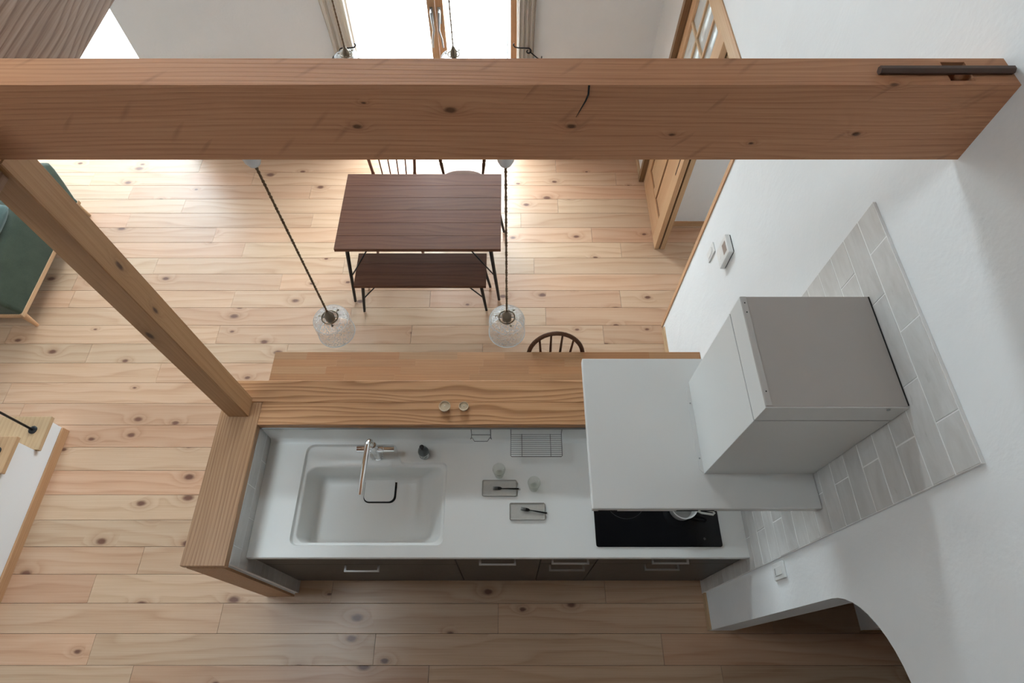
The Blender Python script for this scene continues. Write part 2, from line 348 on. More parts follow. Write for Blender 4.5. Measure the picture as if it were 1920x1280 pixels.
# ================================================================ mesh helpers
class B:
    def __init__(s): s.bm = bmesh.new()

    def box(s, x0, x1, y0, y1, z0, z1, bev=0.0, seg=1):
        r = bmesh.ops.create_cube(s.bm, size=1.0)
        vs = r['verts']
        for v in vs:
            v.co = Vector((x0 + (v.co.x + .5) * (x1 - x0), y0 + (v.co.y + .5) * (y1 - y0), z0 + (v.co.z + .5) * (z1 - z0)))
        if bev:
            es = list({e for v in vs for e in v.link_edges})
            bmesh.ops.bevel(s.bm, geom=es, offset=bev, segments=seg, affect='EDGES', profile=0.5)
        return s

    def tube(s, pts, r, seg=8, caps=True, radii=None):
        pts = [Vector(p) for p in pts]
        rings = []
        up = None
        for i, p in enumerate(pts):
            t = (pts[min(i + 1, len(pts) - 1)] - pts[max(i - 1, 0)]).normalized()
            if up is None:
                up = Vector((0, 0, 1)) if abs(t.z) < 0.9 else Vector((1, 0, 0))
            x = t.cross(up)
            if x.length < 1e-5: x = t.orthogonal()
            x.normalize(); y = x.cross(t).normalized(); up = y
            rr = radii[i] if radii else r
            rings.append([s.bm.verts.new(p + (x * math.cos(2 * PI * k / seg) + y * math.sin(2 * PI * k / seg)) * rr) for k in range(seg)])
        for a, b in zip(rings, rings[1:]):
            for k in range(seg):
                s.bm.faces.new((a[k], a[(k + 1) % seg], b[(k + 1) % seg], b[k]))
        if caps:
            s.bm.faces.new(rings[0][::-1]); s.bm.faces.new(rings[-1])
        return s

    def lathe(s, prof, c=(0, 0, 0), seg=24, cap0=True, cap1=True):
        c = Vector(c)
        rings = [[s.bm.verts.new(c + Vector((r * math.cos(2 * PI * k / seg), r * math.sin(2 * PI * k / seg), z))) for k in range(seg)] for r, z in prof]
        for a, b in zip(rings, rings[1:]):
            for k in range(seg): s.bm.faces.new((a[k], a[(k + 1) % seg], b[(k + 1) % seg], b[k]))
        if cap0: s.bm.faces.new(rings[0][::-1])
        if cap1: s.bm.faces.new(rings[-1])
        return s

    def torus(s, c, R, r, seg=28, rs=8, rot=None):
        c = Vector(c)
        rings = []
        for i in range(seg):
            a = 2 * PI * i / seg
            ring = []
            for k in range(rs):
                b = 2 * PI * k / rs
                v = Vector(((R + r * math.cos(b)) * math.cos(a), (R + r * math.cos(b)) * math.sin(a), r * math.sin(b)))
                if rot: v = rot @ v
                ring.append(s.bm.verts.new(c + v))
            rings.append(ring)
        for i in range(seg):
            a, b = rings[i], rings[(i + 1) % seg]
            for k in range(rs): s.bm.faces.new((a[k], b[k], b[(k + 1) % rs], a[(k + 1) % rs]))
        return s

    def prism(s, poly, axis, d0, d1):
        """poly of 2-D points extruded from d0 to d1 along axis; the 2-D axes are the other two in xyz order"""
        def mk(p, d):
            return Vector({'X': (d, p[0], p[1]), 'Y': (p[0], d, p[1]), 'Z': (p[0], p[1], d)}[axis])
        a = [s.bm.verts.new(mk(p, d0)) for p in poly]
        b = [s.bm.verts.new(mk(p, d1)) for p in poly]
        n = len(poly)
        for tri in tessellate_polygon([[Vector((p[0], p[1], 0)) for p in poly]]):
            s.bm.faces.new([a[i] for i in tri]); s.bm.faces.new([b[i] for i in tri][::-1])
        for i in range(n): s.bm.faces.new((a[i], b[i], b[(i + 1) % n], a[(i + 1) % n]))
        return s

    def loops(s, ls, cap_last=True, cap_first=False):
        """skin a list of closed loops with equal point counts"""
        rings = [[s.bm.verts.new(Vector(p)) for p in l] for l in ls]
        n = len(rings[0])
        for a, b in zip(rings, rings[1:]):
            for k in range(n): s.bm.faces.new((a[k], a[(k + 1) % n], b[(k + 1) % n], b[k]))
        if cap_last: s.bm.faces.new(rings[-1])
        if cap_first: s.bm.faces.new(rings[0][::-1])
        return rings

    def holed(s, outer, inner, z):
        """flat face at height z between an outer and an inner loop"""
        vs = [s.bm.verts.new((p[0], p[1], z)) for p in list(outer) + list(inner)]
        for tri in tessellate_polygon([[Vector((p[0], p[1], 0)) for p in outer], [Vector((p[0], p[1], 0)) for p in inner]]):
            s.bm.faces.new([vs[i] for i in tri])
        return s


def obj(name, b, mat, parent=None, smooth=False, bevel=0.0, bseg=2, auto=None):
    bm = b.bm if isinstance(b, B) else b
    bmesh.ops.remove_doubles(bm, verts=bm.verts, dist=1e-6)
    bmesh.ops.recalc_face_normals(bm, faces=bm.faces)
    xs = [v.co for v in bm.verts]
    lo = Vector([min(v[i] for v in xs) for i in range(3)]); hi = Vector([max(v[i] for v in xs) for i in range(3)])
    o0 = Vector(((lo.x + hi.x) / 2, (lo.y + hi.y) / 2, lo.z))
    bmesh.ops.translate(bm, verts=bm.verts, vec=-o0)
    me = bpy.data.meshes.new(name)
    bm.to_mesh(me); bm.free()
    me.materials.append(MT[mat] if isinstance(mat, str) else mat)
    o = bpy.data.objects.new(name, me); COL.objects.link(o)
    o.location = o0
    if smooth:
        for p in me.polygons: p.use_smooth = True
        if auto: me.set_sharp_from_angle(angle=math.radians(auto))
    if bevel:
        md = o.modifiers.new('bevel', 'BEVEL'); md.width = bevel; md.segments = bseg; md.limit_method = 'ANGLE'; md.angle_limit = math.radians(40)
    if parent is not None:
        o.parent = parent
        o.location = o0 - W0.get(parent.name, Vector((0, 0, 0)))
        W0[o.name] = o0.copy()
    else:
        W0[o.name] = o0.copy()
    return o


W0 = {}     # world position of each object built in world coordinates


def thing(name, label, cat, loc=(0, 0, 0), group=None):
    o = bpy.data.objects.new(name, None); COL.objects.link(o)
    o.empty_display_size = 0.1
    o.location = loc
    W0[o.name] = Vector(loc)
    return tag(o, label, cat, group)


def tag(o, label, cat, group=None):
    o['label'] = label; o['category'] = cat
    if group: o['group'] = group
    return o


def struct(name, b, mat, **k):
    o = obj(name, b, mat, **k); o['kind'] = 'structure'
    return o


def dup(root, loc, label, group=None, rotz=None):
    r = root.copy(); COL.objects.link(r); r.location = loc
    if rotz is not None: r.rotation_euler = (0, 0, rotz)
    r['label'] = label
    if group: r['group'] = group
    for ch in list(root.children):
        c = ch.copy(); COL.objects.link(c); c.parent = r
        for gch in list(ch.children):
            d = gch.copy(); COL.objects.link(d); d.parent = c
    return r


def rrect(x0, x1, y0, y1, r, n=6):
    pts = []
    for cx_, cy_, a0 in ((x1 - r, y1 - r, 0), (x0 + r, y1 - r, PI / 2), (x0 + r, y0 + r, PI), (x1 - r, y0 + r, 1.5 * PI)):
        for i in range(n + 1):
            a = a0 + PI / 2 * i / n
            pts.append((cx_ + r * math.cos(a), cy_ + r * math.sin(a)))
    return pts


def fillet(poly, r, n=5):
    """round the corners of a polygon, r a number or one per corner"""
    out = []
    N_ = len(poly)
    for i, p in enumerate(poly):
        p = Vector(p); a = (Vector(poly[i - 1]) - p); b = (Vector(poly[(i + 1) % N_]) - p)
        rr = r[i] if isinstance(r, (list, tuple)) else r
        a.normalize(); b.normalize()
        ang = a.angle(b); t = rr / math.tan(ang / 2)
        s0 = p + a * t; s1 = p + b * t
        for k in range(n + 1):
            u = k / n
            out.append(tuple((s0 * (1 - u) ** 2 + p * 2 * u * (1 - u) + s1 * u ** 2)[:]))
    return out


# ================================================================ setting
# ---- floor of pine boards
PW = 0.1619
PY0 = 3.9715          # a board seam; seams repeat every PW
floor = struct('floor', B().box(LX, 3.2, NY, FY + TH, -0.06, -0.016), 'sub')
floor_joints = {      # board row (0 lies just nearer than PY0) -> joints measured along x
    -1: [-2.80, 0.42], 0: [-2.29, 0.95], 1: [-1.75], 2: [-2.82, 0.42], 3: [-1.68], 4: [-2.47, 0.69], 5: [-2.19, 0.92],
    6: [-1.34, 0.20], 7: [-1.82, -0.29], 8: [-2.16, -0.62, 0.87], 9: [-2.75, -1.22, 0.28], 10: [-2.20, -0.74, 0.71],
    11: [-1.65, -0.20], 12: [-2.55], 13: [-2.02], 14: [-1.69], 15: [-3.2, -0.5], 16: [-3.3, 0.2], 17: [-3.2, -0.9], 18: [-3.3, 0.5],
    19: [-1.80], 20: [-2.27, -0.3], 21: [-1.065, 0.575], 22: [-1.70, -0.066], 23: [-2.40, -0.775, 0.88], 24: [-2.13, -0.455, 1.20]}
row = -4
while True:
    y1 = PY0 - PW * row; y0 = y1 - PW
    if y1 < NY: break
    if y0 < FY + TH:
        xs = sorted(floor_joints.get(row, [random.uniform(-3.0, -1.9), random.uniform(-0.4, 0.6)]))
        x = xs[0]
        while x > LX + 0.3:
            x -= random.uniform(1.25, 1.85)
            if x > LX + 0.3: xs.insert(0, x)
        x = xs[-1]
        while x < 2.9:
            x += random.uniform(1.45, 1.9)
            if x < 2.9: xs.append(x)
        xs = [LX] + xs + [3.2]
        for a, b_ in zip(xs, xs[1:]):
            bb = B().box(a + 0.0010, b_ - 0.0010, max(y0, NY) + 0.0008, min(y1, FY + TH) - 0.0008, -0.016, 0.0)
            es = [e for e in bb.bm.edges if all(abs(v.co.z) < 1e-6 for v in e.verts) and abs(e.verts[0].co.x - e.verts[1].co.x) > 0.01]
            bmesh.ops.bevel(bb.bm, geom=es, offset=0.0012, segments=1, affect='EDGES')
            obj('plank', bb, 'pine', floor)
    row += 1

# ---- right wall: door opening and arch cut into the outline
DY0, DY1, DZ = 2.335, 3.90, 1.945
arch = [(0.262, 0.0), (0.264, 1.50)]
for i in range(1, 13):
    a = PI / 2 * i / 12
    arch.append((0.264 - 0.36 * (1 - math.cos(a)), 1.50 + 0.345 * math.sin(a)))
for i in range(11, -1, -1):
    a = PI / 2 * i / 12
    arch.append((-0.62 + 0.36 * (1 - math.cos(a)), 1.50 + 0.345 * math.sin(a)))
arch.append((-0.62, 0.0))
wr = B()
cols_ = [(NY, -0.62, 0.0, 0.0)] + [(p[0], q[0], p[1], q[1]) for q, p in zip(arch[1:-1], arch[2:-1])][::-1] + \
    [(0.264, DY0, 0.0, 0.0), (DY0, DY1, DZ, DZ), (DY1, FY + TH, 0.0, 0.0)]
fs_ = []
for ya_, yb_, za_, zb_ in cols_:
    lv = [(za_, zb_), (CZ, CZ)]
    for (p0, p1), (q0, q1) in zip(lv, lv[1:]):
        fs_.append(wr.bm.faces.new([wr.bm.verts.new((WX, y, z)) for y, z in ((ya_, p0), (yb_, p1), (yb_, q1), (ya_, q0))]))
bmesh.ops.remove_doubles(wr.bm, verts=wr.bm.verts, dist=1e-5)
ex = bmesh.ops.extrude_face_region(wr.bm, geom=list(wr.bm.faces))
bmesh.ops.translate(wr.bm, verts=[v for v in ex['geom'] if isinstance(v, bmesh.types.BMVert)], vec=(TH, 0, 0))
wall_right = struct('wall_right', wr, 'plaster')

# tiles on the right wall
obj('tile_bed', B().box(WX - 0.0104, WX - 0.0005, 0.4635, 1.321, 0.0, 2.411), 'grout', wall_right)
TP, TL = 0.0948, 0.2872


def tile_field(parent, x0, x1, ya, yb, ztop, zbot, first):
    k = 0
    z1 = ztop
    while z1 > zbot + 0.02:
        z0 = max(z1 - TP, zbot)
        y = yb if k % 2 == first else yb + TL / 2
        y = yb + (TL * 0.515 if k % 2 == first else 0.0)
        while y > ya + 0.004:
            yt = min(y, yb); yl = max(y - TL, ya)
            if yt - yl > 0.012:
                jx = random.uniform(-0.0006, 0.0006)
                obj('tile', B().box(x0 + (jx if x0 > 0 else 0), x1 + (jx if x0 < 0 else 0), yl + 0.0016, yt - 0.0016, z0 + 0.0016, z1 - 0.0016, 0.0012), 'tile', parent)
            y -= TL
        z1 -= TP
        k += 1


tile_field(wall_right, WX - 0.0114, WX - 0.0055, 0.4635, 1.321, 2.411, 0.0, 0)

# ---- far wall with the garden doors, the terrace window and a high window
GX0, GX1, GZ = -1.32, 0.10, 2.12
TX0, TX1, TZ = -5.05, -3.04, 2.12
HX0, HX1, HZ0, HZ1 = -3.6, 0.2, 3.0, 3.5
fw = B()
for (x0, x1, z0, z1) in ((GX1, WX + TH, 0, GZ), (TX1, GX0, 0, GZ), (LX - TH, TX0, 0, GZ), (LX - TH, WX + TH, GZ, HZ0),
                         (LX - TH, HX0, HZ0, HZ1), (HX1, WX + TH, HZ0, HZ1), (LX - TH, WX + TH, HZ1, CZ)):
    fw.box(x0, x1, FY, FY + TH, z0, z1)
wall_far = struct('wall_far', fw, 'plaster')
struct('wall_left', B().box(LX - TH, LX, NY, FY, 0, CZ), 'plaster')
struct('wall_near', B().box(LX - TH, 3.2, NY - TH, NY, 0, CZ), 'plaster')
KX0, KX1, KY0, KY1 = -2.95, -1.85, 0.225, 1.175      # roof window over the stairs
struct('ceiling', B().box(LX - TH, KX0, NY - TH, FY + TH, CZ, CZ + 0.1).box(KX1, 3.34, NY - TH, FY + TH, CZ, CZ + 0.1)
       .box(KX0, KX1, NY - TH, KY0, CZ, CZ + 0.1).box(KX0, KX1, KY1, FY + TH, CZ, CZ + 0.1), 'ceil')
struct('floor_loft', B().box(-2.9, WX, NY, -0.12, 2.42, 2.62), 'ceil')
# passage beyond the right wall
struct('wall_passage', B().box(3.2, 3.34, NY, 2.2, 0, CZ).box(3.2, 3.34, 2.65, FY + TH, 0, CZ).box(3.2, 3.34, 2.2, 2.65, 0, 1.3).box(3.2, 3.34, 2.2, 2.65, 2.0, CZ), 'plaster')
struct('wall_added_divider', B().box(WX + TH, 3.2, 1.6, 1.7, 0, 2.5), 'plaster')  # unseen divider, added to keep hall daylight out of the arch
struct('window_added_hall', B().box(3.25, 3.255, 2.2, 2.65, 1.3, 2.0), 'glass')  # unseen window, added to brighten the hall wall
struct('wall_hall', B().box(WX + TH, 3.2, 3.35, 3.45, 0, 2.5), 'plaster')
struct('baseboard_hall', B().box(WX + TH, 3.2, 3.34, 3.35, 0, 0.05), 'oak_x')
struct('wall_closet', B().box(2.047, 3.2, 0.263, 1.6, 0, 2.5), 'plaster')
struct('baseboard_closet', B().box(2.04, 3.2, 0.253, 0.263, 0, 0.05), 'oak_x')
struct('ceiling_passage', B().box(WX + TH, 3.2, NY, FY, 2.5, 2.6), 'ceil')

# baseboards
struct('baseboard_right', B().box(WX - 0.010, WX, 1.36, DY0 - 0.03, 0, 0.06).box(WX - 0.010, WX, 0.265, 0.4625, 0, 0.05).box(WX - 0.010, WX, DY1 + 0.03, FY, 0, 0.06), 'oak_y')
struct('baseboard_far', B().box(TX1, GX0 - 0.04, FY - 0.010, FY, 0, 0.06).box(GX1 + 0.04, WX - 0.010, FY - 0.010, FY, 0, 0.06), 'oak_x')

# sliding door opening: casing boards round the opening
tr = struct('trim_1', B().box(WX - 0.008, WX + TH, DY0 - 0.0, DY0 + 0.030, 0, DZ), 'oak_z')
obj('head_casing', B().box(WX - 0.008, WX + TH, DY0, DY1, DZ, DZ + 0.026), 'oak_y', tr)
obj('head_frame', B().box(WX + 0.006, WX + TH - 0.005, DY0 + 0.03, DY1 - 0.03, 1.855, DZ), 'oak_y', tr)
obj('far_casing', B().box(WX - 0.012, WX + TH, DY1 - 0.045, DY1 + 0.004, 0, DZ), 'casing', tr)  # darker wood than the near casing: shade of this side painted in


def sliding_door(name, x0, x1, y0, y1, full):
    zt = 1.848
    d = bpy.data.objects.new(name, None); COL.objects.link(d); d.location = (x0, y0, 0); W0[d.name] = Vector((x0, y0, 0))
    d['kind'] = 'structure'
    st = 0.10
    obj('stile', B().box(x0, x1, y0, y0 + st + 0.03, 0.004, zt), 'oak_z', d, bevel=0.002)
    obj('stile', B().box(x0, x1, y1 - st, y1, 0.004, zt), 'oak_z', d, bevel=0.002)
    a, b_ = y0 + st + 0.03, y1 - st
    obj('rail', B().box(x0, x1, a, b_, 0.004, 0.225), 'oak_y', d, bevel=0.002)
    obj('rail', B().box(x0, x1, a, b_, 1.785, zt), 'oak_y', d, bevel=0.002)
    obj('rail', B().box(x0, x1, a, b_, 0.95, 1.05), 'oak_y', d, bevel=0.002)
    xm0, xm1 = x0 + 0.012, x1 - 0.012
    mid = (a + b_) / 2
    obj('mullion', B().box(x0 + 0.003, x1 - 0.003, mid - 0.05, mid + 0.05, 0.225, 0.95), 'oak_z', d, bevel=0.002)
    for p0, p1 in ((a, mid - 0.05), (mid + 0.05, b_)):
        obj('panel', B().box(xm0, xm1, p0 - 0.004, p1 + 0.004, 0.22, 0.955), 'oak_z', d)
        obj('panel_moulding', B().box(x0 + 0.007, xm0, p0, p0 + 0.008, 0.225, 0.95).box(x0 + 0.007, xm0, p1 - 0.008, p1, 0.225, 0.95)
            .box(x0 + 0.007, xm0, p0 + 0.008, p1 - 0.008, 0.225, 0.233).box(x0 + 0.007, xm0, p0 + 0.008, p1 - 0.008, 0.942, 0.95), 'casing', d)
    # reeded glass in six lights
    cols = [a, y0 + 0.279, y0 + 0.484, b_]
    for i in range(3):
        for z0, z1 in ((1.05, 1.52), (1.52, 1.785)):
            obj('pane', B().box(x0 + 0.016, x0 + 0.020, cols[i], cols[i + 1], z0, z1), 'reeded', d)
    for c in cols[1:3]:
        obj('muntin', B().box(x0 + 0.004, x1 - 0.006, c - 0.010, c + 0.010, 1.05, 1.785), 'oak_z', d)
    obj('muntin', B().box(x0 + 0.003, x1 - 0.005, a, b_, 1.510, 1.530), 'oak_y', d)
    if full:
        pts = rrect(y0 + 0.060, y0 + 0.078, 0.75, 0.98, 0.0085, 5)
        obj('finger_pull', B().prism(pts, 'X', x0 - 0.0012, x0 + 0.004), 'casing', d)
        pts = rrect(y0 + 0.064, y0 + 0.074, 0.755, 0.975, 0.0048, 5)
        obj('pull_recess', B().prism(pts, 'X', x0 - 0.0016, x0 + 0.003), 'gap', d)
    return d


sliding_door('door_1', 1.195, 1.231, 3.088, 3.853, True)
sliding_door('door_2', 1.243, 1.279, 3.088, 3.853, False)

# ---- garden doors (two leaves) in the far wall
w1 = bpy.data.objects.new('window_1', None); COL.objects.link(w1); w1.location = (-0.6, FY, 0); W0['window_1'] = Vector((-0.6, FY, 0)); w1['kind'] = 'structure'
obj('window_frame', B().box(GX0 - 0.03, GX0 + 0.03, FY - 0.012, FY + TH, 0, GZ + 0.03).box(GX1 - 0.03, GX1 + 0.03, FY - 0.012, FY + TH, 0, GZ + 0.03)
    .box(GX0 + 0.03, GX1 - 0.03, FY - 0.012, FY + TH, GZ - 0.02, GZ + 0.03).box(GX0 + 0.03, GX1 - 0.03, FY + 0.02, FY + TH, 0, 0.04), 'oak_z', w1)
XM = -0.567
for sx, xa, xb in ((-1, GX0 + 0.032, XM - 0.002), (1, XM + 0.002, GX1 - 0.032)):
    sash = obj('sash', B().box(xa, xa + 0.056, FY + 0.015, FY + 0.06, 0.045, GZ - 0.022).box(xb - 0.056, xb, FY + 0.015, FY + 0.06, 0.045, GZ - 0.022)
               .box(xa + 0.056, xb - 0.056, FY + 0.015, FY + 0.06, 0.045, 0.12).box(xa + 0.056, xb - 0.056, FY + 0.015, FY + 0.06, GZ - 0.1, GZ - 0.022), 'oak_z', w1, bevel=0.003)
    obj('pane', B().box(xa + 0.056, xb - 0.056, FY + 0.034, FY + 0.040, 0.12, GZ - 0.1), 'glass', sash)
    hx = XM + sx * 0.030
    obj('handle', B().tube([(hx, FY + 0.014, 1.20), (hx, FY - 0.012, 1.19), (hx - sx * 0.004, FY - 0.035, 1.13), (hx - sx * 0.010, FY - 0.042, 1.07),
                            (hx + sx * 0.006, FY - 0.045, 1.00), (hx + sx * 0.010, FY - 0.045, 0.93)], 0.008, 8, radii=[0.012, 0.012, 0.009, 0.008, 0.008, 0.007])
        .box(hx - 0.013, hx + 0.013, FY + 0.008, FY + 0.016, 1.09, 1.22, 0.003), 'steel', sash, smooth=True, auto=40)
# sun room beyond the end of the far wall, with its own window
SRX0, SRX1, SRY = -5.2, -2.96, 7.4
struct('wall_sunroom', B().box(SRX1, SRX1 + 0.1, FY + TH, SRY, 0, 2.5).box(SRX0 - 0.1, SRX0, FY + TH, SRY, 0, 2.5)
       .box(SRX0 - 0.1, SRX1 + 0.1, SRY, SRY + TH, 2.15, 2.5).box(SRX0 - 0.1, -5.1, SRY, SRY + TH, 0, 2.15).box(-3.1, SRX1 + 0.1, SRY, SRY + TH, 0, 2.15), 'plaster')
struct('ceiling_sunroom', B().box(SRX0 - 0.1, SRX1 + 0.1, FY + TH, 5.5, 2.5, 2.58).box(SRX0 - 0.1, SRX1 + 0.1, 6.8, SRY + TH, 2.5, 2.58)
       .box(SRX0 - 0.1, -4.9, 5.5, 6.8, 2.5, 2.58).box(-3.3, SRX1 + 0.1, 5.5, 6.8, 2.5, 2.58), 'plaster')
struct('window_added_roof', B().box(-4.9, -3.3, 5.5, 6.8, 2.53, 2.536), 'glass')  # roof pane out of view, added so the room floor mirrors the sky
w2 = bpy.data.objects.new('window_2', None); COL.objects.link(w2); w2.location = (-4.1, SRY, 0); W0['window_2'] = Vector((-4.1, SRY, 0)); w2['kind'] = 'structure'
obj('window_frame', B().box(-5.1, -5.05, SRY + 0.05, SRY + TH, 0, 2.15).box(-3.15, -3.1, SRY + 0.05, SRY + TH, 0, 2.15)
    .box(-5.05, -3.15, SRY + 0.05, SRY + TH, 2.1, 2.15).box(-5.05, -3.15, SRY + 0.05, SRY + TH, 0, 0.03), 'alu', w2)
for xa, xb in ((-5.05, -4.12), (-4.08, -3.15)):
    obj('pane', B().box(xa, xb, SRY + 0.09, SRY + 0.096, 0.03, 2.1), 'glass', w2)
obj('meeting_stile', B().box(-4.12, -4.08, SRY + 0.07, SRY + 0.12, 0.03, 2.1), 'alu', w2)
w = bpy.data.objects.new('window_3', None); COL.objects.link(w); w.location = (-2.0, FY, HZ0); W0['window_3'] = Vector((-2.0, FY, HZ0)); w['kind'] = 'structure'
obj('window_frame', B().box(HX0, HX0 + 0.05, FY + 0.05, FY + TH, HZ0, HZ1).box(HX1 - 0.05, HX1, FY + 0.05, FY + TH, HZ0, HZ1)
    .box(HX0 + 0.05, HX1 - 0.05, FY + 0.05, FY + TH, HZ0, HZ0 + 0.05).box(HX0 + 0.05, HX1 - 0.05, FY + 0.05, FY + TH, HZ1 - 0.05, HZ1), 'alu', w)
obj('pane', B().box(HX0 + 0.05, HX1 - 0.05, FY + 0.09, FY + 0.096, HZ0 + 0.05, HZ1 - 0.05), 'glass', w)
w = bpy.data.objects.new('window_4', None); COL.objects.link(w); w.location = (-2.4, 0.7, CZ); W0['window_4'] = Vector((-2.4, 0.7, CZ)); w['kind'] = 'structure'
obj('window_frame', B().box(KX0, KX0 + 0.04, KY0, KY1, CZ + 0.03, CZ + 0.15).box(KX1 - 0.04, KX1, KY0, KY1, CZ + 0.03, CZ + 0.15)
    .box(KX0 + 0.04, KX1 - 0.04, KY0, KY0 + 0.04, CZ + 0.03, CZ + 0.15).box(KX0 + 0.04, KX1 - 0.04, KY1 - 0.04, KY1, CZ + 0.03, CZ + 0.15), 'alu', w)
obj('pane', B().box(KX0 + 0.04, KX1 - 0.04, KY0 + 0.04, KY1 - 0.04, CZ + 0.11, CZ + 0.116), 'glass', w)

# ---- outside: board deck and tiled terrace
deck = thing('garden_deck', 'pale wooden deck outside the garden doors', 'deck', (-0.6, 6.2, -0.06))
x = -2.8
while x < 1.8:
    obj('deck_board', B().box(x + 0.004, x + 0.135, FY + TH + 0.02, 8.2, -0.05, -0.01), 'deck', deck)
    x += 0.139
obj('deck_gap_shade', B().box(-2.8, 1.8, FY + TH + 0.02, 8.2, -0.16, -0.13), 'sub', deck)  # added dark sheet, its colour stands for the shade between the boards
for y in (4.9, 7.6): obj('joist', B().box(-2.8, 1.8, y, y + 0.09, -0.12, -0.051), 'sub', deck)
ter = struct('floor_sunroom', B().box(SRX0, SRX1, FY + TH + 0.001, SRY + TH, -0.06, -0.022), 'mark')
for i in range(5):
    for j in range(6):
        x0 = max(-4.30 + 0.6 * (i - 2), SRX0); x1 = min(-4.30 + 0.6 * (i - 1), SRX1)
        ya = max(5.955 + 0.6 * (j - 3), FY + TH + 0.002); yb = min(5.955 + 0.6 * (j - 2), SRY)
        if x1 - x0 > 0.05 and yb - ya > 0.05:
            obj('floor_tile', B().box(x0 + 0.002, x1 - 0.002, ya + 0.002, yb - 0.002, -0.03, -0.006, 0.0015), 'stone', ter)
garden = struct('ground', B().box(-30, 30, FY + TH + 0.01, 40, -0.4, -0.2), 'stone')

# ================================================================ timber frame
# ---- main beam with a mortise in its top near the wall
BY0, BY1, BZ0, BZ1 = 1.175, 1.272, 2.72, 2.940
bl = bmesh.new()
bb = B(); bb.bm = bl
bx0, hx0, hx1, bx1 = -4.2, 1.010, 1.067, WX
hy0, hy1 = 1.190, 1.258
bb.box(bx0, bx1, BY0, BY1, BZ0, BZ1 - 0.06)
bb.box(bx0, hx0, BY0, BY1, BZ1 - 0.06, BZ1).box(hx1, bx1, BY0, BY1, BZ1 - 0.06, BZ1)
bb.box(hx0, hx1, BY0, hy0, BZ1 - 0.06, BZ1).box(hx0, hx1, hy1, BY1, BZ1 - 0.06, BZ1)
bmesh.ops.remove_doubles(bl, verts=bl.verts, dist=1e-5)
# drop the doubled inner faces so that the beam is one solid
seen = {}
for f in list(bl.faces):
    k = tuple(sorted(v.index for v in f.verts)) if False else tuple(round(c, 4) for c in f.calc_center_median())
    seen.setdefault(k, []).append(f)
dead = [f for fs in seen.values() if len(fs) > 1 for f in fs]
bmesh.ops.delete(bl, geom=dead, context='FACES_ONLY')
beam = obj('ceiling_beam', bb, 'beam')
tag(beam, 'thick brown timber beam crossing the whole picture above the kitchen', 'beam')
obj('mortise_shade', B().box(hx0 + 0.0005, hx1 - 0.0005, hy0 + 0.0005, hy1 - 0.0005, BZ1 - 0.059, BZ1 - 0.05), 'gap', beam)  # dark sheet painted in for the shade at the bottom of the mortise
ck = obj('crack', B().tube([(0.1815, BY0, 2.9395), (0.1825, BY0, 2.915), (0.178, BY0, 2.898), (0.168, BY0, 2.872), (0.160, BY0, 2.852)], 0.002, 6,
                           radii=[0.0026, 0.0024, 0.0020, 0.0014, 0.0005]), 'gap', beam)
bar = obj('metal_bar', B().tube([(0.850, 1.216, BZ1 + 0.0086), (1.158, 1.216, BZ1 + 0.0086)], 0.0098, 6), 'bar', smooth=False)
tag(bar, 'thin brown six-sided bar lying on top of the big beam beside the wall', 'bar')

post = obj('wooden_post', B().box(-1.418, -1.316, 1.160, 1.263, 1.0505, BZ0, 0.003), 'post')
tag(post, 'square timber post standing on the corner of the kitchen ledge', 'post')
sb = obj('loft_beam', B().box(-1.455, -1.332, -0.32, 1.158, 2.668, 2.985).box(-1.455, -1.332, 1.2735, FY - 0.001, 2.668, 2.985), 'beam_y')
tag(sb, 'grey-brown sawn timber beam at the top left corner', 'beam')

# ================================================================ kitchen half walls, ledge and shelf
hw = struct('wall_kitchen', B().box(-1.448, WX - 0.001, 1.128, 1.350, 0, 1.008).box(-1.448, -1.285, 0.458, 1.128, 0, 1.008), 'plaster')
obj('end_board', B().box(-1.452, -1.287, 0.446, 0.458, 0, 1.008), 'ash_y', hw)
obj('side_board', B().box(-1.453, -1.4485, 0.447, 1.350, 0, 1.008), 'ash_y', hw)
obj('tile_bed', B().box(-1.2845, -1.2634, 0.466, 1.1275, 0, 1.006), 'grout', hw)
tile_field(hw, -1.269, -1.2625, 0.464, 1.120, 1.006, 0.0, 1)
ledge = thing('kitchen_ledge', 'brown wooden ledge capping the kitchen half wall behind and left of the sink', 'ledge', (-0.15, 1.24, 1.008))
obj('ledge_board', B().box(-1.4635, WX - 0.001, 1.2405, 1.365, 1.0085, 1.05, 0.002), 'ash_x', ledge)
obj('ledge_board', B().box(-1.2635, WX - 0.001, 1.118, 1.2400, 1.0085, 1.05, 0.002), 'ash_x', ledge)
obj('ledge_board', B().box(-1.4635, -1.2640, 0.448, 1.2400, 1.0085, 1.05, 0.002), 'ash_y', ledge)
# dining shelf of glued staves on the far side
shelf = thing('dining_shelf', 'long butcher-block counter on the dining side of the kitchen wall', 'counter', (-0.13, 1.55, 0.62))
SX0, SX1, SY0, SY1 = -1.430, WX - 0.001, 1.3505, 1.748
nrow = 8; sw = (SY1 - SY0) / nrow
for j in range(nrow):
    xs = [SX0]
    x = SX0 + random.uniform(0.12, 0.45)
    while x < SX1 - 0.1:
        xs.append(x); x += random.uniform(0.26, 0.52)
    xs.append(SX1)
    for a, b_ in zip(xs, xs[1:]):
        obj('stave', B().box(a + 0.0001, b_ - 0.0001, SY0 + j * sw + 0.0001, SY0 + (j + 1) * sw - 0.0001, 0.637, 0.667), 'stave', shelf)
for x in (-1.3, -0.4, 0.5):
    obj('bracket', B().box(x, x + 0.03, 1.352, 1.62, 0.60, 0.636).box(x, x + 0.03, 1.352, 1.38, 0.38, 0.60), 'black', shelf)

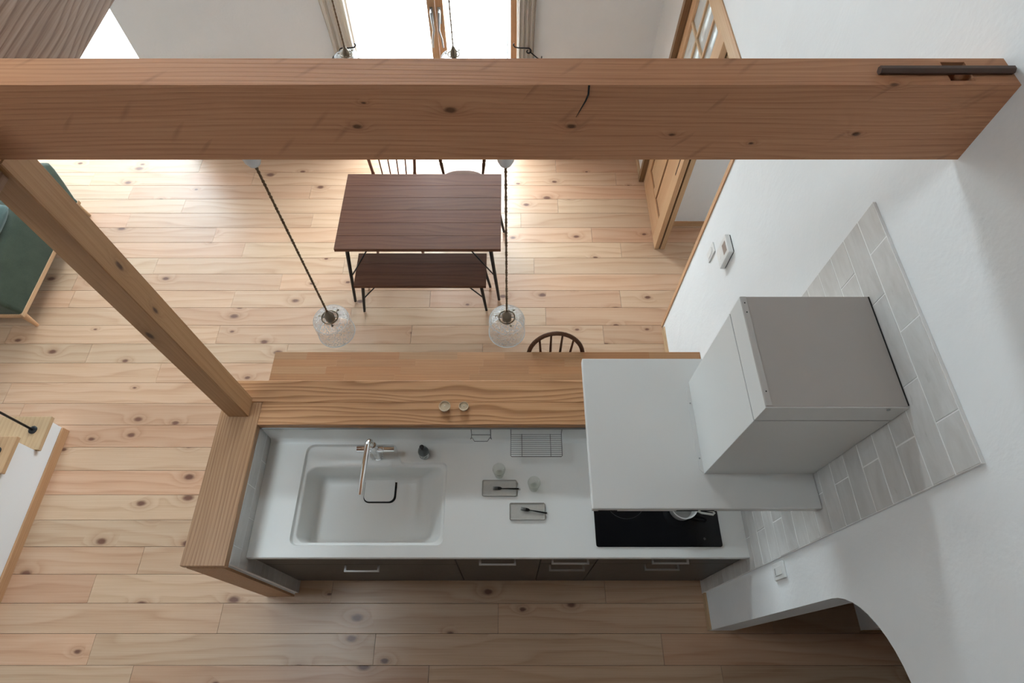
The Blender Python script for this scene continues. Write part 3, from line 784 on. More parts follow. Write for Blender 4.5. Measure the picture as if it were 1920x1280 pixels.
# ================================================================ kitchen run
CY0, CY1, CTOP = 0.517, 1.1275, 0.85
CX0, CX1 = -1.2615, WX - 0.0125
ct = B()
O = fillet([(-0.322, 0.575), (-0.322, 0.990), (-0.56, 0.990), (-0.60, 1.087), (-1.066, 1.087), (-1.070, 0.575)][::1],
           [0.035, 0.03, 0.03, 0.02, 0.045, 0.04])
outer = [(CX0, CY0 + 0.004), (CX1, CY0 + 0.004), (CX1, CY1 - 0.0005), (CX0, CY1 - 0.0005)]
ct.holed(outer, O, CTOP)
ct.loops([[(x, y, CTOP) for x, y in outer], [(x, CY0 if y < 0.6 else y, CTOP - 0.004) for x, y in outer], [(x, CY0 if y < 0.6 else y, CTOP - 0.028) for x, y in outer]], cap_last=False)
bot = [(CX0, CY0), (CX1, CY0), (CX1, CY1 - 0.0005), (CX0, CY1 - 0.0005)]
ct.holed(bot, O, CTOP - 0.028)
counter = obj('countertop', ct, 'solid')
tag(counter, 'long white kitchen worktop with a moulded sink', 'worktop')
# upstand behind and to the left
obj('upstand', B().prism([(1.118, 0.998), (1.1275, 0.998), (1.1275, 0.8502), (1.092, 0.8502), (1.103, 0.853), (1.112, 0.862), (1.1165, 0.875)], 'X', CX0 + 0.001, CX1 - 0.001), 'solid', counter, smooth=True, auto=50)
obj('edge_strip', B().box(CX0 + 0.001, CX1 - 0.001, 1.1125, 1.1275, 0.9985, 1.0075), 'steel', counter)


def ring(lp, z, ox=0.0):
    cx_ = sum(p[0] for p in lp) / len(lp); cy_ = sum(p[1] for p in lp) / len(lp)
    return [(p[0] + (ox if p[0] < cx_ else -ox), p[1] + (ox if p[1] < cy_ else -ox), z) for p in lp]


sk = B()
sk.loops([ring(O, CTOP), ring(O, CTOP - 0.003, 0.0015), ring(O, CTOP - 0.009, 0.003), ring(O, CTOP - 0.017, 0.004), ring(O, CTOP - 0.020, 0.007)], cap_last=False)
Oin = [(p[0], p[1]) for p in ring(O, 0, 0.007)]
R0 = rrect(-1.052, -0.338, 0.589, 0.975, 0.045, 7)
sk.holed(Oin, R0, CTOP - 0.020)


def rr3(x0, x1, y0, y1, r, z): return [(a, b_, z) for a, b_ in rrect(x0, x1, y0, y1, r, 7)]


sk.loops([[(a, b_, CTOP - 0.020) for a, b_ in R0], rr3(-1.049, -0.341, 0.592, 0.972, 0.045, CTOP - 0.023), rr3(-1.046, -0.346, 0.595, 0.969, 0.045, CTOP - 0.032),
          rr3(-1.036, -0.400, 0.603, 0.962, 0.048, 0.735), rr3(-1.030, -0.430, 0.607, 0.958, 0.05, 0.700), rr3(-1.022, -0.475, 0.613, 0.952, 0.05, 0.676),
          rr3(-1.008, -0.52, 0.624, 0.940, 0.05, 0.666), rr3(-0.985, -0.56, 0.64, 0.92, 0.05, 0.663)])
sink = obj('sink_basin', sk, 'solid', counter, smooth=True, auto=60)
obj('drain_rim', B().prism(rrect(-0.781, -0.607, 0.828, 0.966, 0.032, 6), 'Z', 0.664, 0.6660), 'gap', sink)
obj('drain_cover', B().prism(rrect(-0.778, -0.617, 0.835, 0.962, 0.030, 6), 'Z', 0.6663, 0.673), 'solid', counter, bevel=0.002)

cab_group = 'base cabinets under the worktop'
units = [(-1.2605, -0.2715, 'wide dark sink cabinet below the basin, left end of the worktop', [(0.05, 0.600, 0.555), (0.604, 0.815, None)], (-0.861, -0.679)),
         (-0.2685, 0.1555, 'dark cabinet with one bar handle, second from the left', [(0.05, 0.815, 0.752)], (-0.149, 0.033)),
         (0.1585, 0.4395, 'narrowest dark drawer cabinet, just left of the cooktop', [(0.05, 0.622, 0.585), (0.626, 0.815, 0.779)], (0.206, 0.39)),
         (0.4425, 1.1515, 'dark drawer cabinet right under the black cooktop', [(0.05, 0.622, 0.604), (0.626, 0.815, 0.786)], (0.694, 0.875))]
for x0, x1, lab, fronts, (h0, h1) in units:
    t = thing('base_cabinet', lab, 'cabinet', ((x0 + x1) / 2, 0.8, 0), cab_group)
    cb = B()
    cb.box(x0, x0 + 0.018, 0.55, 1.09, 0.0, 0.62).box(x1 - 0.018, x1, 0.55, 1.09, 0.0, 0.62).box(x0 + 0.018, x1 - 0.018, 0.55, 1.09, 0.0, 0.05).box(x0 + 0.018, x1 - 0.018, 1.075, 1.09, 0.05, 0.62)
    obj('body', cb, 'cabinet_in', t)
    obj('plinth', B().box(x0, x1, 0.536, 0.548, 0.0, 0.046), 'cabinet', t)
    for z0, z1, hz in fronts:
        fr = obj('drawer_front', B().box(x0 + 0.001, x1 - 0.001, 0.530, 0.5495, z0, z1, 0.001), 'cabinet', t)
        if hz:
            hb = B().tube([(h0 + 0.004, 0.531, hz), (h0 + 0.004, 0.506, hz), (h1 - 0.004, 0.506, hz), (h1 - 0.004, 0.531, hz)], 0.005, 4)
            obj('handle', B().box(h0, h0 + 0.010, 0.507, 0.530, hz - 0.006, hz + 0.006).box(h1 - 0.010, h1, 0.507, 0.530, hz - 0.006, hz + 0.006)
                .box(h0, h1, 0.499, 0.507, hz - 0.006, hz + 0.006), 'handle', fr)

# cooktop
ckp = thing('cooktop', 'black glass cooktop let into the worktop below the hood', 'cooktop', (0.725, 0.82, CTOP + 0.0004))
obj('glass_plate', B().prism(rrect(0.420, 1.031, 0.567, 1.068, 0.012, 5), 'Z', CTOP + 0.0004, CTOP + 0.006), 'blackglass', ckp, bevel=0.0015)
for cx_, cy_, r_ in ((0.58, 0.80, 0.10), (0.86, 0.80, 0.085)):
    obj('zone_ring', B().torus((cx_, cy_, CTOP + 0.0062), r_, 0.0007, 40, 4), 'mark', ckp)
obj('touch_mark', B().lathe([(0.006, CTOP + 0.0061), (0.006, CTOP + 0.0066)], (0.948, 0.605, 0), 16), 'mark', ckp)

# saucepan on the cooktop
PZ = CTOP + 0.0072
pan = thing('saucepan', 'small white enamel pan with a curled handle on the black cooktop', 'pan', (0.850, 0.747, PZ))
obj('pan_body', B().lathe([(0.050, PZ), (0.058, PZ + 0.006), (0.063, PZ + 0.06), (0.066, PZ + 0.074), (0.0665, PZ + 0.077), (0.061, PZ + 0.074), (0.058, PZ + 0.060), (0.052, PZ + 0.010)], (0.850, 0.747, 0), 36), 'enamel', pan, smooth=True, auto=50)
obj('pan_floor', B().lathe([(0.0515, PZ + 0.0105), (0.0515, PZ + 0.0125)], (0.850, 0.747, 0), 32), 'enamel_in', pan)
obj('pan_handle', B().tube([(0.905, 0.727, PZ + 0.066), (0.93, 0.712, PZ + 0.069), (0.985, 0.703, PZ + 0.071), (0.993, 0.710, PZ + 0.071), (0.985, 0.719, PZ + 0.071), (0.93, 0.730, PZ + 0.069), (0.908, 0.741, PZ + 0.066)], 0.0055, 8), 'enamel', pan, smooth=True)

# faucet
fc = thing('faucet', 'chrome mixer tap with a long spout over the sink', 'faucet', (-0.687, 1.030, CTOP - 0.0195))
FX, FYY = -0.687, 1.030
obj('tap_base', B().lathe([(0.027, CTOP - 0.0195), (0.027, CTOP - 0.012), (0.022, CTOP - 0.006), (0.021, 0.93), (0.021, 0.985), (0.017, 0.995)], (FX, FYY, 0), 28), 'chrome', fc, smooth=True, auto=35)
obj('tap_cross', B().tube([(-0.774, FYY, 0.942), (-0.728, FYY, 0.942)], 0.019, 20).tube([(-0.708, FYY, 0.942), (-0.664, FYY, 0.942)], 0.017, 20), 'chrome', fc, smooth=True, auto=35)
obj('lever', B().tube([(-0.665, FYY, 0.942), (-0.640, FYY, 0.942), (-0.637, FYY, 0.942), (-0.585, FYY, 0.942)], 0.017, 20, radii=[0.018, 0.018, 0.0155, 0.0155]), 'chrome', fc, smooth=True, auto=35)
sp_ = [(FX, FYY, 0.99), (FX, FYY, 1.045)]
for i in range(1, 7):
    a = PI / 2 * i / 6
    sp_.append((FX - 0.001 * i / 6, FYY - 0.045 * (1 - math.cos(a)), 1.045 + 0.045 * math.sin(a)))
sp_ += [(FX - 0.004, 0.86, 1.090), (FX - 0.006, 0.752, 1.088)]
obj('spout', B().tube(sp_, 0.0125, 16), 'chrome', fc, smooth=True, auto=35)
obj('spout_tip', B().tube([(FX - 0.006, 0.765, 1.078), (FX - 0.006, 0.765, 1.066)], 0.009, 14), 'chrome', fc, smooth=True, auto=35)

# bottle of soap
BZ = CTOP
bt = thing('soap_bottle', 'small dark grey bottle with a white label beside the tap', 'bottle', (-0.443, 1.030, BZ))
obj('bottle_body', B().lathe([(0.024, BZ), (0.027, BZ + 0.004), (0.0275, BZ + 0.055), (0.024, BZ + 0.075), (0.013, BZ + 0.094), (0.010, BZ + 0.098)], (-0.443, 1.030, 0), 28), 'bottle', bt, smooth=True, auto=50)
obj('bottle_lid', B().lathe([(0.0115, BZ + 0.098), (0.0122, BZ + 0.10), (0.0118, BZ + 0.122), (0.009, BZ + 0.124)], (-0.443, 1.030, 0), 20), 'bottle_cap', bt, smooth=True, auto=40)


def arc_strip(cx_, cy_, r, a0, a1, z0, z1, n=12):
    b_ = B(); vs = []
    for i in range(n + 1):
        a = a0 + (a1 - a0) * i / n
        vs.append([b_.bm.verts.new((cx_ + rr * math.cos(a), cy_ + rr * math.sin(a), z)) for rr, z in ((r, z0), (r, z1), (r - 0.002, z1), (r - 0.002, z0))])
    for u, v in zip(vs, vs[1:]):
        for k in range(4): b_.bm.faces.new((u[k], u[(k + 1) % 4], v[(k + 1) % 4], v[k]))
    b_.bm.faces.new(vs[0][::-1]); b_.bm.faces.new(vs[-1])
    return b_


lb = obj('bottle_label', arc_strip(-0.443, 1.030, 0.0282, -PI * 0.85, -PI * 0.1, BZ + 0.008, BZ + 0.050), 'label', bt)
for i, (z, a0, a1) in enumerate(((0.040, -0.78, -0.62), (0.040, -0.58, -0.46), (0.040, -0.42, -0.26), (0.030, -0.76, -0.52), (0.030, -0.48, -0.28), (0.019, -0.70, -0.34))):
    obj('label_print', arc_strip(-0.443, 1.030, 0.0286, PI * a0, PI * a1, BZ + z - 0.003, BZ + z + (0.003 if i < 3 else 0.0005), 5), 'print', lb)

# plates, forks, tumblers
for i, (x0, x1, y0, y1, lab) in enumerate(((-0.138, 0.038, 0.811, 0.895, 'rectangular grey plate nearer the sink on the worktop'),
                                           (0.001, 0.178, 0.693, 0.779, 'rectangular grey plate nearer the front edge and cooktop'))):
    t = thing('serving_plate', lab, 'plate', ((x0 + x1) / 2, (y0 + y1) / 2, CTOP), 'rectangular plates on the worktop')
    obj('plate_base', B().loops([[(a, b_, CTOP + 0.0002) for a, b_ in rrect(x0 + 0.006, x1 - 0.006, y0 + 0.006, y1 - 0.006, 0.006, 4)],
                                 [(a, b_, CTOP + 0.008) for a, b_ in rrect(x0 + 0.001, x1 - 0.001, y0 + 0.001, y1 - 0.001, 0.007, 4)],
                                 [(a, b_, CTOP + 0.009) for a, b_ in rrect(x0 + 0.004, x1 - 0.004, y0 + 0.004, y1 - 0.004, 0.006, 4)],
                                 [(a, b_, CTOP + 0.005) for a, b_ in rrect(x0 + 0.007, x1 - 0.007, y0 + 0.007, y1 - 0.007, 0.005, 4)]], True, True) and None or None, 'plate', t) if False else None
    pb = B()
    pb.loops([[(a, b_, CTOP + 0.0002) for a, b_ in rrect(x0 + 0.006, x1 - 0.006, y0 + 0.006, y1 - 0.006, 0.006, 4)],
              [(a, b_, CTOP + 0.008) for a, b_ in rrect(x0 + 0.001, x1 - 0.001, y0 + 0.001, y1 - 0.001, 0.007, 4)],
              [(a, b_, CTOP + 0.0095) for a, b_ in rrect(x0 + 0.003, x1 - 0.003, y0 + 0.003, y1 - 0.003, 0.006, 4)],
              [(a, b_, CTOP + 0.0055) for a, b_ in rrect(x0 + 0.007, x1 - 0.007, y0 + 0.007, y1 - 0.007, 0.005, 4)]], True, True)
    obj('plate_body', pb, 'plate', t)
    rim = B()
    rim.loops([[(a, b_, CTOP + 0.0075) for a, b_ in rrect(x0, x1, y0, y1, 0.008, 4)], [(a, b_, CTOP + 0.0102) for a, b_ in rrect(x0 + 0.0005, x1 - 0.0005, y0 + 0.0005, y1 - 0.0005, 0.0075, 4)],
               [(a, b_, CTOP + 0.0102) for a, b_ in rrect(x0 + 0.003, x1 - 0.003, y0 + 0.003, y1 - 0.003, 0.006, 4)], [(a, b_, CTOP + 0.0075) for a, b_ in rrect(x0 + 0.0035, x1 - 0.0035, y0 + 0.0035, y1 - 0.0035, 0.006, 4)],
               [(a, b_, CTOP + 0.0075) for a, b_ in rrect(x0, x1, y0, y1, 0.008, 4)]], False, False)
    obj('plate_rim', rim, 'plate_rim', t)


def make_fork(loc, ang, label):
    t = thing('fork', label, 'fork', (0, 0, 0), 'black forks on the plates')
    h = B()
    h.tube([(0.0, 0, 0.004), (0.03, 0, 0.005), (0.086, 0, 0.0045)], 0.004, 8, radii=[0.0022, 0.0033, 0.0040])
    obj('fork_handle', h, 'fork', t, smooth=True)
    hd = B().prism([(0.002, -0.0022), (0.002, 0.0022), (-0.008, 0.0075), (-0.020, 0.0085), (-0.020, -0.0085), (-0.008, -0.0075)], 'Z', 0.0028, 0.0048)
    obj('fork_head', hd, 'fork', t)
    for k in range(4):
        y = -0.0072 + 0.0048 * k
        obj('tine', B().tube([(-0.019, y, 0.0038), (-0.032, y, 0.0030), (-0.045, y * 0.95, 0.0045)], 0.0013, 6, radii=[0.0015, 0.0013, 0.0007]), 'fork', t)
    t.location = loc; t.rotation_euler = (0, 0, ang)
    return t


make_fork((-0.038, 0.850, CTOP + 0.0085), -0.02, 'black fork lying level on the grey plate nearer the sink')
make_fork((0.101, 0.741, CTOP + 0.0085), -0.17, 'black fork lying aslant on the grey plate nearer the cooktop')


def tumbler(x, y, label):
    t = thing('tumbler', label, 'glass', (x, y, CTOP + 0.0005), 'clear tumblers on the worktop')
    z = CTOP + 0.0005
    obj('glass_wall', B().lathe([(0.0225, z), (0.0235, z + 0.002), (0.0325, z + 0.088), (0.0328, z + 0.090), (0.0312, z + 0.090), (0.0222, z + 0.012)], (x, y, 0), 32, True, False), 'tumbler', t, smooth=True, auto=50)
    obj('glass_bottom', B().lathe([(0.022, z + 0.0045), (0.022, z + 0.011)], (x, y, 0), 28), 'tumbler', t)


tumbler(-0.052, 0.925, 'clear empty tumbler behind the grey plate nearer the sink')
tumbler(0.123, 0.857, 'clear empty tumbler standing between the two grey plates, right')

# wire rack and towel hook hanging from the strip under the ledge
rk = thing('wire_rack', 'wide steel wire rack hung behind the worktop under the ledge', 'rack', (0.136, 1.05, 0.955))
RZ = 0.955
obj('rack_frame', B().tube([(0.008, 1.1115, 1.0), (0.008, 1.108, RZ + 0.004), (0.008, 1.100, RZ), (0.007, 0.99, RZ), (0.012, 0.985, RZ), (0.262, 0.985, RZ), (0.267, 0.99, RZ), (0.267, 1.100, RZ), (0.267, 1.108, RZ + 0.004), (0.267, 1.1115, 1.0)], 0.0021, 6), 'wire', rk, smooth=True)
for i in range(11):
    y = 0.997 + 0.0105 * i
    obj('rack_wire', B().tube([(0.008, y, RZ), (0.267, y, RZ)], 0.0012, 6), 'wire', rk)
for x in (0.064, 0.210):
    obj('rack_crossbar', B().tube([(x, 0.985, RZ - 0.002), (x, 1.106, RZ - 0.002)], 0.0015, 6), 'wire', rk)
hk = thing('wire_hook', 'small steel wire towel hook hung beside the wide rack', 'hook', (-0.145, 1.09, 0.95))
obj('hook_frame', B().tube([(-0.194, 1.1115, 1.0), (-0.194, 1.104, 0.957), (-0.194, 1.09, 0.953), (-0.198, 1.078, 0.953), (-0.190, 1.085, 0.956), (-0.178, 1.067, 0.952), (-0.112, 1.067, 0.952), (-0.100, 1.085, 0.956), (-0.092, 1.078, 0.953), (-0.096, 1.09, 0.953), (-0.096, 1.104, 0.957), (-0.096, 1.1115, 1.0)], 0.0021, 6), 'wire', hk, smooth=True)
obj('hook_bar', B().tube([(-0.194, 1.100, 0.957), (-0.096, 1.100, 0.957)], 0.0019, 6), 'wire', hk)

# candle holders on the ledge
for x, r_, lab in ((-0.327, 0.030, 'larger cream candle cup on the brown ledge, left of the pair'), (-0.231, 0.025, 'smaller cream candle cup on the brown ledge, right of the pair')):
    t = thing('candle_cup', lab, 'candle', (x, 1.208, 1.0505), 'candle cups on the ledge')
    obj('cup', B().lathe([(r_ * 0.72, 1.0505), (r_ * 0.8, 1.053), (r_, 1.075), (r_ * 0.97, 1.078), (r_ * 0.86, 1.077), (r_ * 0.82, 1.071)], (x, 1.208, 0), 28), 'candle', t, smooth=True, auto=50)
    obj('wax', B().lathe([(r_ * 0.81, 1.0695), (r_ * 0.81, 1.0715)], (x, 1.208, 0), 24), 'candle', t)
    obj('wick', B().tube([(x, 1.208, 1.0715), (x + 0.001, 1.209, 1.079)], 0.0022, 6), 'wick', t)

# ================================================================ range hood
hood = thing('range_hood', 'white boxy range hood on the tiled right wall above the cooktop', 'range hood', (0.95, 0.88, 1.583))
HXR = WX - 0.0125
obj('canopy', B().box(0.306, HXR, 0.553, 1.182, 1.590, 1.626, 0.004, 2), 'hood', hood)
obj('canopy_slot', B().box(0.33, 0.40, 0.5515, 0.553, 1.598, 1.606).box(0.62, 0.70, 0.5515, 0.553, 1.598, 1.606).box(0.71, 0.76, 0.5515, 0.553, 1.598, 1.606), 'gap', hood)
obj('underside_filter', B().box(0.34, HXR - 0.03, 0.59, 1.14, 1.583, 1.590), 'steel', hood)
duct = obj('duct_cover', B().box(0.738, HXR, 0.684, 1.070, 1.626, 2.146), 'hood', hood, bevel=0.0015)
obj('duct_flange', B().prism([(0.7375, 1.067), (0.722, 1.052), (0.722, 0.702), (0.7375, 0.687)], 'Z', 1.6262, 1.6285), 'hood', duct)
for y in (0.745, 0.975):
    obj('screw', B().lathe([(0.0035, 1.6285), (0.0030, 1.6305)], (0.730, y, 0), 10), 'steel', duct)
obj('seam', B().box(0.740, HXR, 0.686, 1.068, 2.146, 2.1510), 'gap', hood)
cap_ = obj('duct_cap', B().box(0.738, HXR, 0.684, 1.070, 2.1510, 2.2440), 'hood', hood, bevel=0.001)
obj('cap_plate', B().box(0.7385, HXR - 0.004, 0.688, 1.0695, 2.2442, 2.2462), 'hood_top', cap_)
obj('cap_lip', B().box(0.739, 0.757, 0.690, 1.069, 2.2463, 2.2485), 'zinc', cap_)
for x, y in ((0.749, 1.045), (0.749, 1.010), (0.749, 0.735)):
    obj('rivet', B().lathe([(0.0025, 2.2485), (0.002, 2.2495)], (x, y, 0), 8), 'gap', cap_)
obj('cap_screw', B().tube([(1.098, 0.6845, 2.232), (1.098, 0.6815, 2.232)], 0.005, 12), 'steel', cap_)
obj('wall_seal', B().box(HXR - 0.004, HXR - 0.0005, 0.690, 1.069, 2.2445, 2.2475), 'gap', cap_)

# ================================================================ fittings on the right wall
th = thing('thermostat', 'white wall controller with a small grey screen on the right wall', 'thermostat', (1.15, 1.985, 1.262))
obj('back_plate', B().box(WX - 0.005, WX - 0.0005, 1.931, 2.041, 1.266, 1.4095), 'gap', th)
obj('case', B().box(1.135, WX - 0.004, 1.928, 2.044, 1.262, 1.411, 0.003, 2), 'plastic', th)
obj('screen', B().box(1.1342, 1.1352, 1.953, 2.016, 1.349, 1.394), 'screen', th)
obj('button', B().box(1.1342, 1.1352, 1.970, 2.000, 1.290, 1.305), 'plastic', th)
sw_ = thing('light_switch', 'flat white switch plate beside the wall controller', 'switch', (1.16, 2.14, 1.083))
obj('switch_plate', B().box(WX - 0.008, WX - 0.0005, 2.106, 2.172, 1.083, 1.195, 0.002), 'plastic', sw_)
obj('rocker', B().box(WX - 0.0105, WX - 0.0085, 2.122, 2.156, 1.105, 1.173, 0.001), 'plastic', sw_)
ol = thing('wall_switch', 'small white switch on the wall below the tiles by the arch', 'switch', (1.16, 0.415, 1.070))
obj('switch_plate', B().box(WX - 0.010, WX - 0.0005, 0.382, 0.449, 1.070, 1.182, 0.002), 'plastic', ol)
obj('rocker', B().box(WX - 0.0125, WX - 0.0105, 0.398, 0.433, 1.090, 1.165, 0.001), 'plastic', ol)
obj('indicator', B().box(WX - 0.0130, WX - 0.0126, 0.402, 0.429, 1.098, 1.1005), 'gap', ol)


# ================================================================ pendants
def make_pendant(drop, label, group):
    """local origin at the underside of the ceiling cup's support; drop = cord length to the lamp holder"""
    t = thing('pendant_lamp', label, 'pendant lamp', (0, 0, 0), group)
    obj('ceiling_cup', B().lathe([(0.026, 0), (0.026, -0.022), (0.023, -0.045), (0.016, -0.060), (0.008, -0.066)], (0, 0, 0), 24), 'porcelain', t, smooth=True, auto=40)
    zh = -drop
    c = B()
    nT = max(40, int(drop * 75))
    for ph in (0, PI):
        pts = []
        for i in range(nT + 1):
            z = -0.064 + (zh + 0.010 + 0.064) * i / nT
            a = ph + z * 320
            pts.append((0.0021 * math.cos(a), 0.0021 * math.sin(a), z))
        c.tube(pts, 0.0029, 6)
    obj('cord', c, 'cord', t, smooth=True)
    obj('lamp_holder', B().lathe([(0.005, zh + 0.022), (0.008, zh + 0.018), (0.013, zh + 0.004), (0.018, zh - 0.004), (0.0185, zh - 0.032), (0.015, zh - 0.038)], (0, 0, 0), 24), 'bronze', t, smooth=True, auto=40)
    gal = obj('gallery_ring', B().torus((0, 0, zh - 0.020), 0.0305, 0.0028, 32, 8).tube([(-0.03, 0, zh - 0.02), (0.03, 0, zh - 0.02)], 0.0016, 6).tube([(0, -0.03, zh - 0.02), (0, 0.03, zh - 0.02)], 0.0016, 6), 'bronze', t, smooth=True)
    for a in (0.9, 0.9 + 2.09, 0.9 + 4.19):
        obj('thumb_screw', B().tube([(0.031 * math.cos(a), 0.031 * math.sin(a), zh - 0.020), (0.040 * math.cos(a), 0.040 * math.sin(a), zh - 0.020), (0.0405 * math.cos(a), 0.0405 * math.sin(a), zh - 0.020), (0.045 * math.cos(a), 0.045 * math.sin(a), zh - 0.020)], 0.002, 8, radii=[0.0018, 0.0018, 0.0042, 0.0042]), 'bronze', gal)
    z0 = zh - 0.020
    obj('glass_shade', B().lathe([(0.0285, z0 + 0.002), (0.0290, z0 - 0.006), (0.040, z0 - 0.0085), (0.058, z0 - 0.011), (0.068, z0 - 0.016), (0.0715, z0 - 0.026), (0.0725, z0 - 0.105), (0.0730, z0 - 0.110),
                                  (0.0705, z0 - 0.110), (0.0692, z0 - 0.104), (0.0685, z0 - 0.028), (0.065, z0 - 0.020), (0.056, z0 - 0.015), (0.029, z0 - 0.010)], (0, 0, 0), 56, False, False), 'shade', t, smooth=True, auto=50)
    obj('shade_rim', B().torus((0, 0, z0 - 0.110), 0.0718, 0.0021, 48, 8), 'rim', t, smooth=True)
    obj('shade_shoulder', B().torus((0, 0, z0 - 0.016), 0.0675, 0.0013, 48, 6), 'rim', t, smooth=True)
    obj('bulb', B().lathe([(0.012, zh - 0.038), (0.013, zh - 0.046), (0.024, zh - 0.070), (0.027, zh - 0.084), (0.022, zh - 0.102), (0.010, zh - 0.111), (0.002, zh - 0.113)], (0, 0, 0), 24), 'bulb', t, smooth=True)
    return t


near = make_pendant(0.815, 'clear glass pendant lamp hanging over the ledge, left of the two near ones', 'glass pendants hung from the big beam')
near.location = (-0.695, 1.2235, BZ0 - 0.0005)
dup(near, (-0.010, 1.2235, BZ0 - 0.0005), 'clear glass pendant lamp hanging over the ledge, right one above the hoop chair')
far_p = make_pendant(CZ - 1.905, 'far glass pendant lamp half hidden by the beam, in front of the left curtain', 'glass pendants over the dining table')
far_p.location = (-0.862, 2.87, CZ - 0.0005)
dup(far_p, (-0.294, 2.87, CZ - 0.0005), 'far glass pendant lamp half hidden by the beam, in front of the garden doors')

# ================================================================ dining table, bench
def splay_legs(t, pts, r, brace):
    for (x0, y0, z0), (x1, y1, z1) in pts:
        a = Vector((x0, y0, z0)); b_ = Vector((x1, y1, 0.030))
        lg = obj('leg', B().tube([a, b_], r, 12, radii=[r * 1.1, r * 0.8]), 'black', t, smooth=True, auto=40)
        obj('foot', B().lathe([(r * 0.8, 0.0), (r * 1.0, 0.004), (r * 1.0, 0.022), (r * 0.85, 0.030)], (x1, y1, 0), 14), 'chrome', lg, smooth=True, auto=40)
        k = a.lerp(b_, 0.52)
        sx = brace if x0 < -0.6 else -brace
        obj('brace', B().tube([(x0 + sx, y0, z0), tuple(k)], 0.005, 8), 'black', t, smooth=True)


tb = thing('dining_table', 'dark brown plank-top dining table on black splayed legs', 'table', (-0.62, 2.87, 0))
TXa, TXb, TYa, TYb, TZt = -1.183, -0.058, 2.522, 3.224, 0.70
nb = 6; bw = (TYb - TYa) / nb
for j in range(nb):
    obj('top_board', B().box(TXa, TXb, TYa + j * bw + 0.0002, TYa + (j + 1) * bw - 0.0002, TZt - 0.028, TZt, 0.0012), 'walnut', tb)
obj('apron', B().box(TXa + 0.06, TXb - 0.06, TYa + 0.05, TYa + 0.08, TZt - 0.046, TZt - 0.0285).box(TXa + 0.06, TXb - 0.06, TYb - 0.08, TYb - 0.05, TZt - 0.046, TZt - 0.0285), 'black', tb)
splay_legs(tb, [((-1.108, 2.56, 0.672), (-1.192, 2.556, 0)), ((-0.13, 2.56, 0.672), (-0.080, 2.570, 0)), ((-1.108, 3.19, 0.672), (-1.192, 3.25, 0)), ((-0.13, 3.19, 0.672), (-0.045, 3.252, 0))], 0.013, 0.15)
bn = thing('dining_bench', 'dark brown wooden bench tucked under the near side of the table', 'bench', (-0.63, 2.56, 0))
for j in range(3):
    w_ = (2.712 - 2.418) / 3
    obj('seat_board', B().box(-1.100, -0.165, 2.418 + j * w_ + 0.0002, 2.418 + (j + 1) * w_ - 0.0002, 0.395, 0.42, 0.0012), 'walnut', bn)
splay_legs(bn, [((-1.045, 2.455, 0.395), (-1.110, 2.462, 0)), ((-0.205, 2.455, 0.395), (-0.175, 2.472, 0)), ((-1.045, 2.68, 0.395), (-1.105, 2.69, 0)), ((-0.205, 2.68, 0.395), (-0.150, 2.69, 0))], 0.012, 0.11)


# ================================================================ chairs (local: seat centre at origin, back towards +y)
def leg_mesh(p0, p1, r):
    p0 = Vector(p0); p1 = Vector(p1)
    prof = [(0, .7), (.12, .85), (.3, 1.15), (.42, 1.2), (.46, .9), (.5, 1.2), (.75, .95), (1, .62)]
    return B().tube([p0.lerp(p1, u) for u, _ in prof], r, 10, radii=[r * k for _, k in prof])


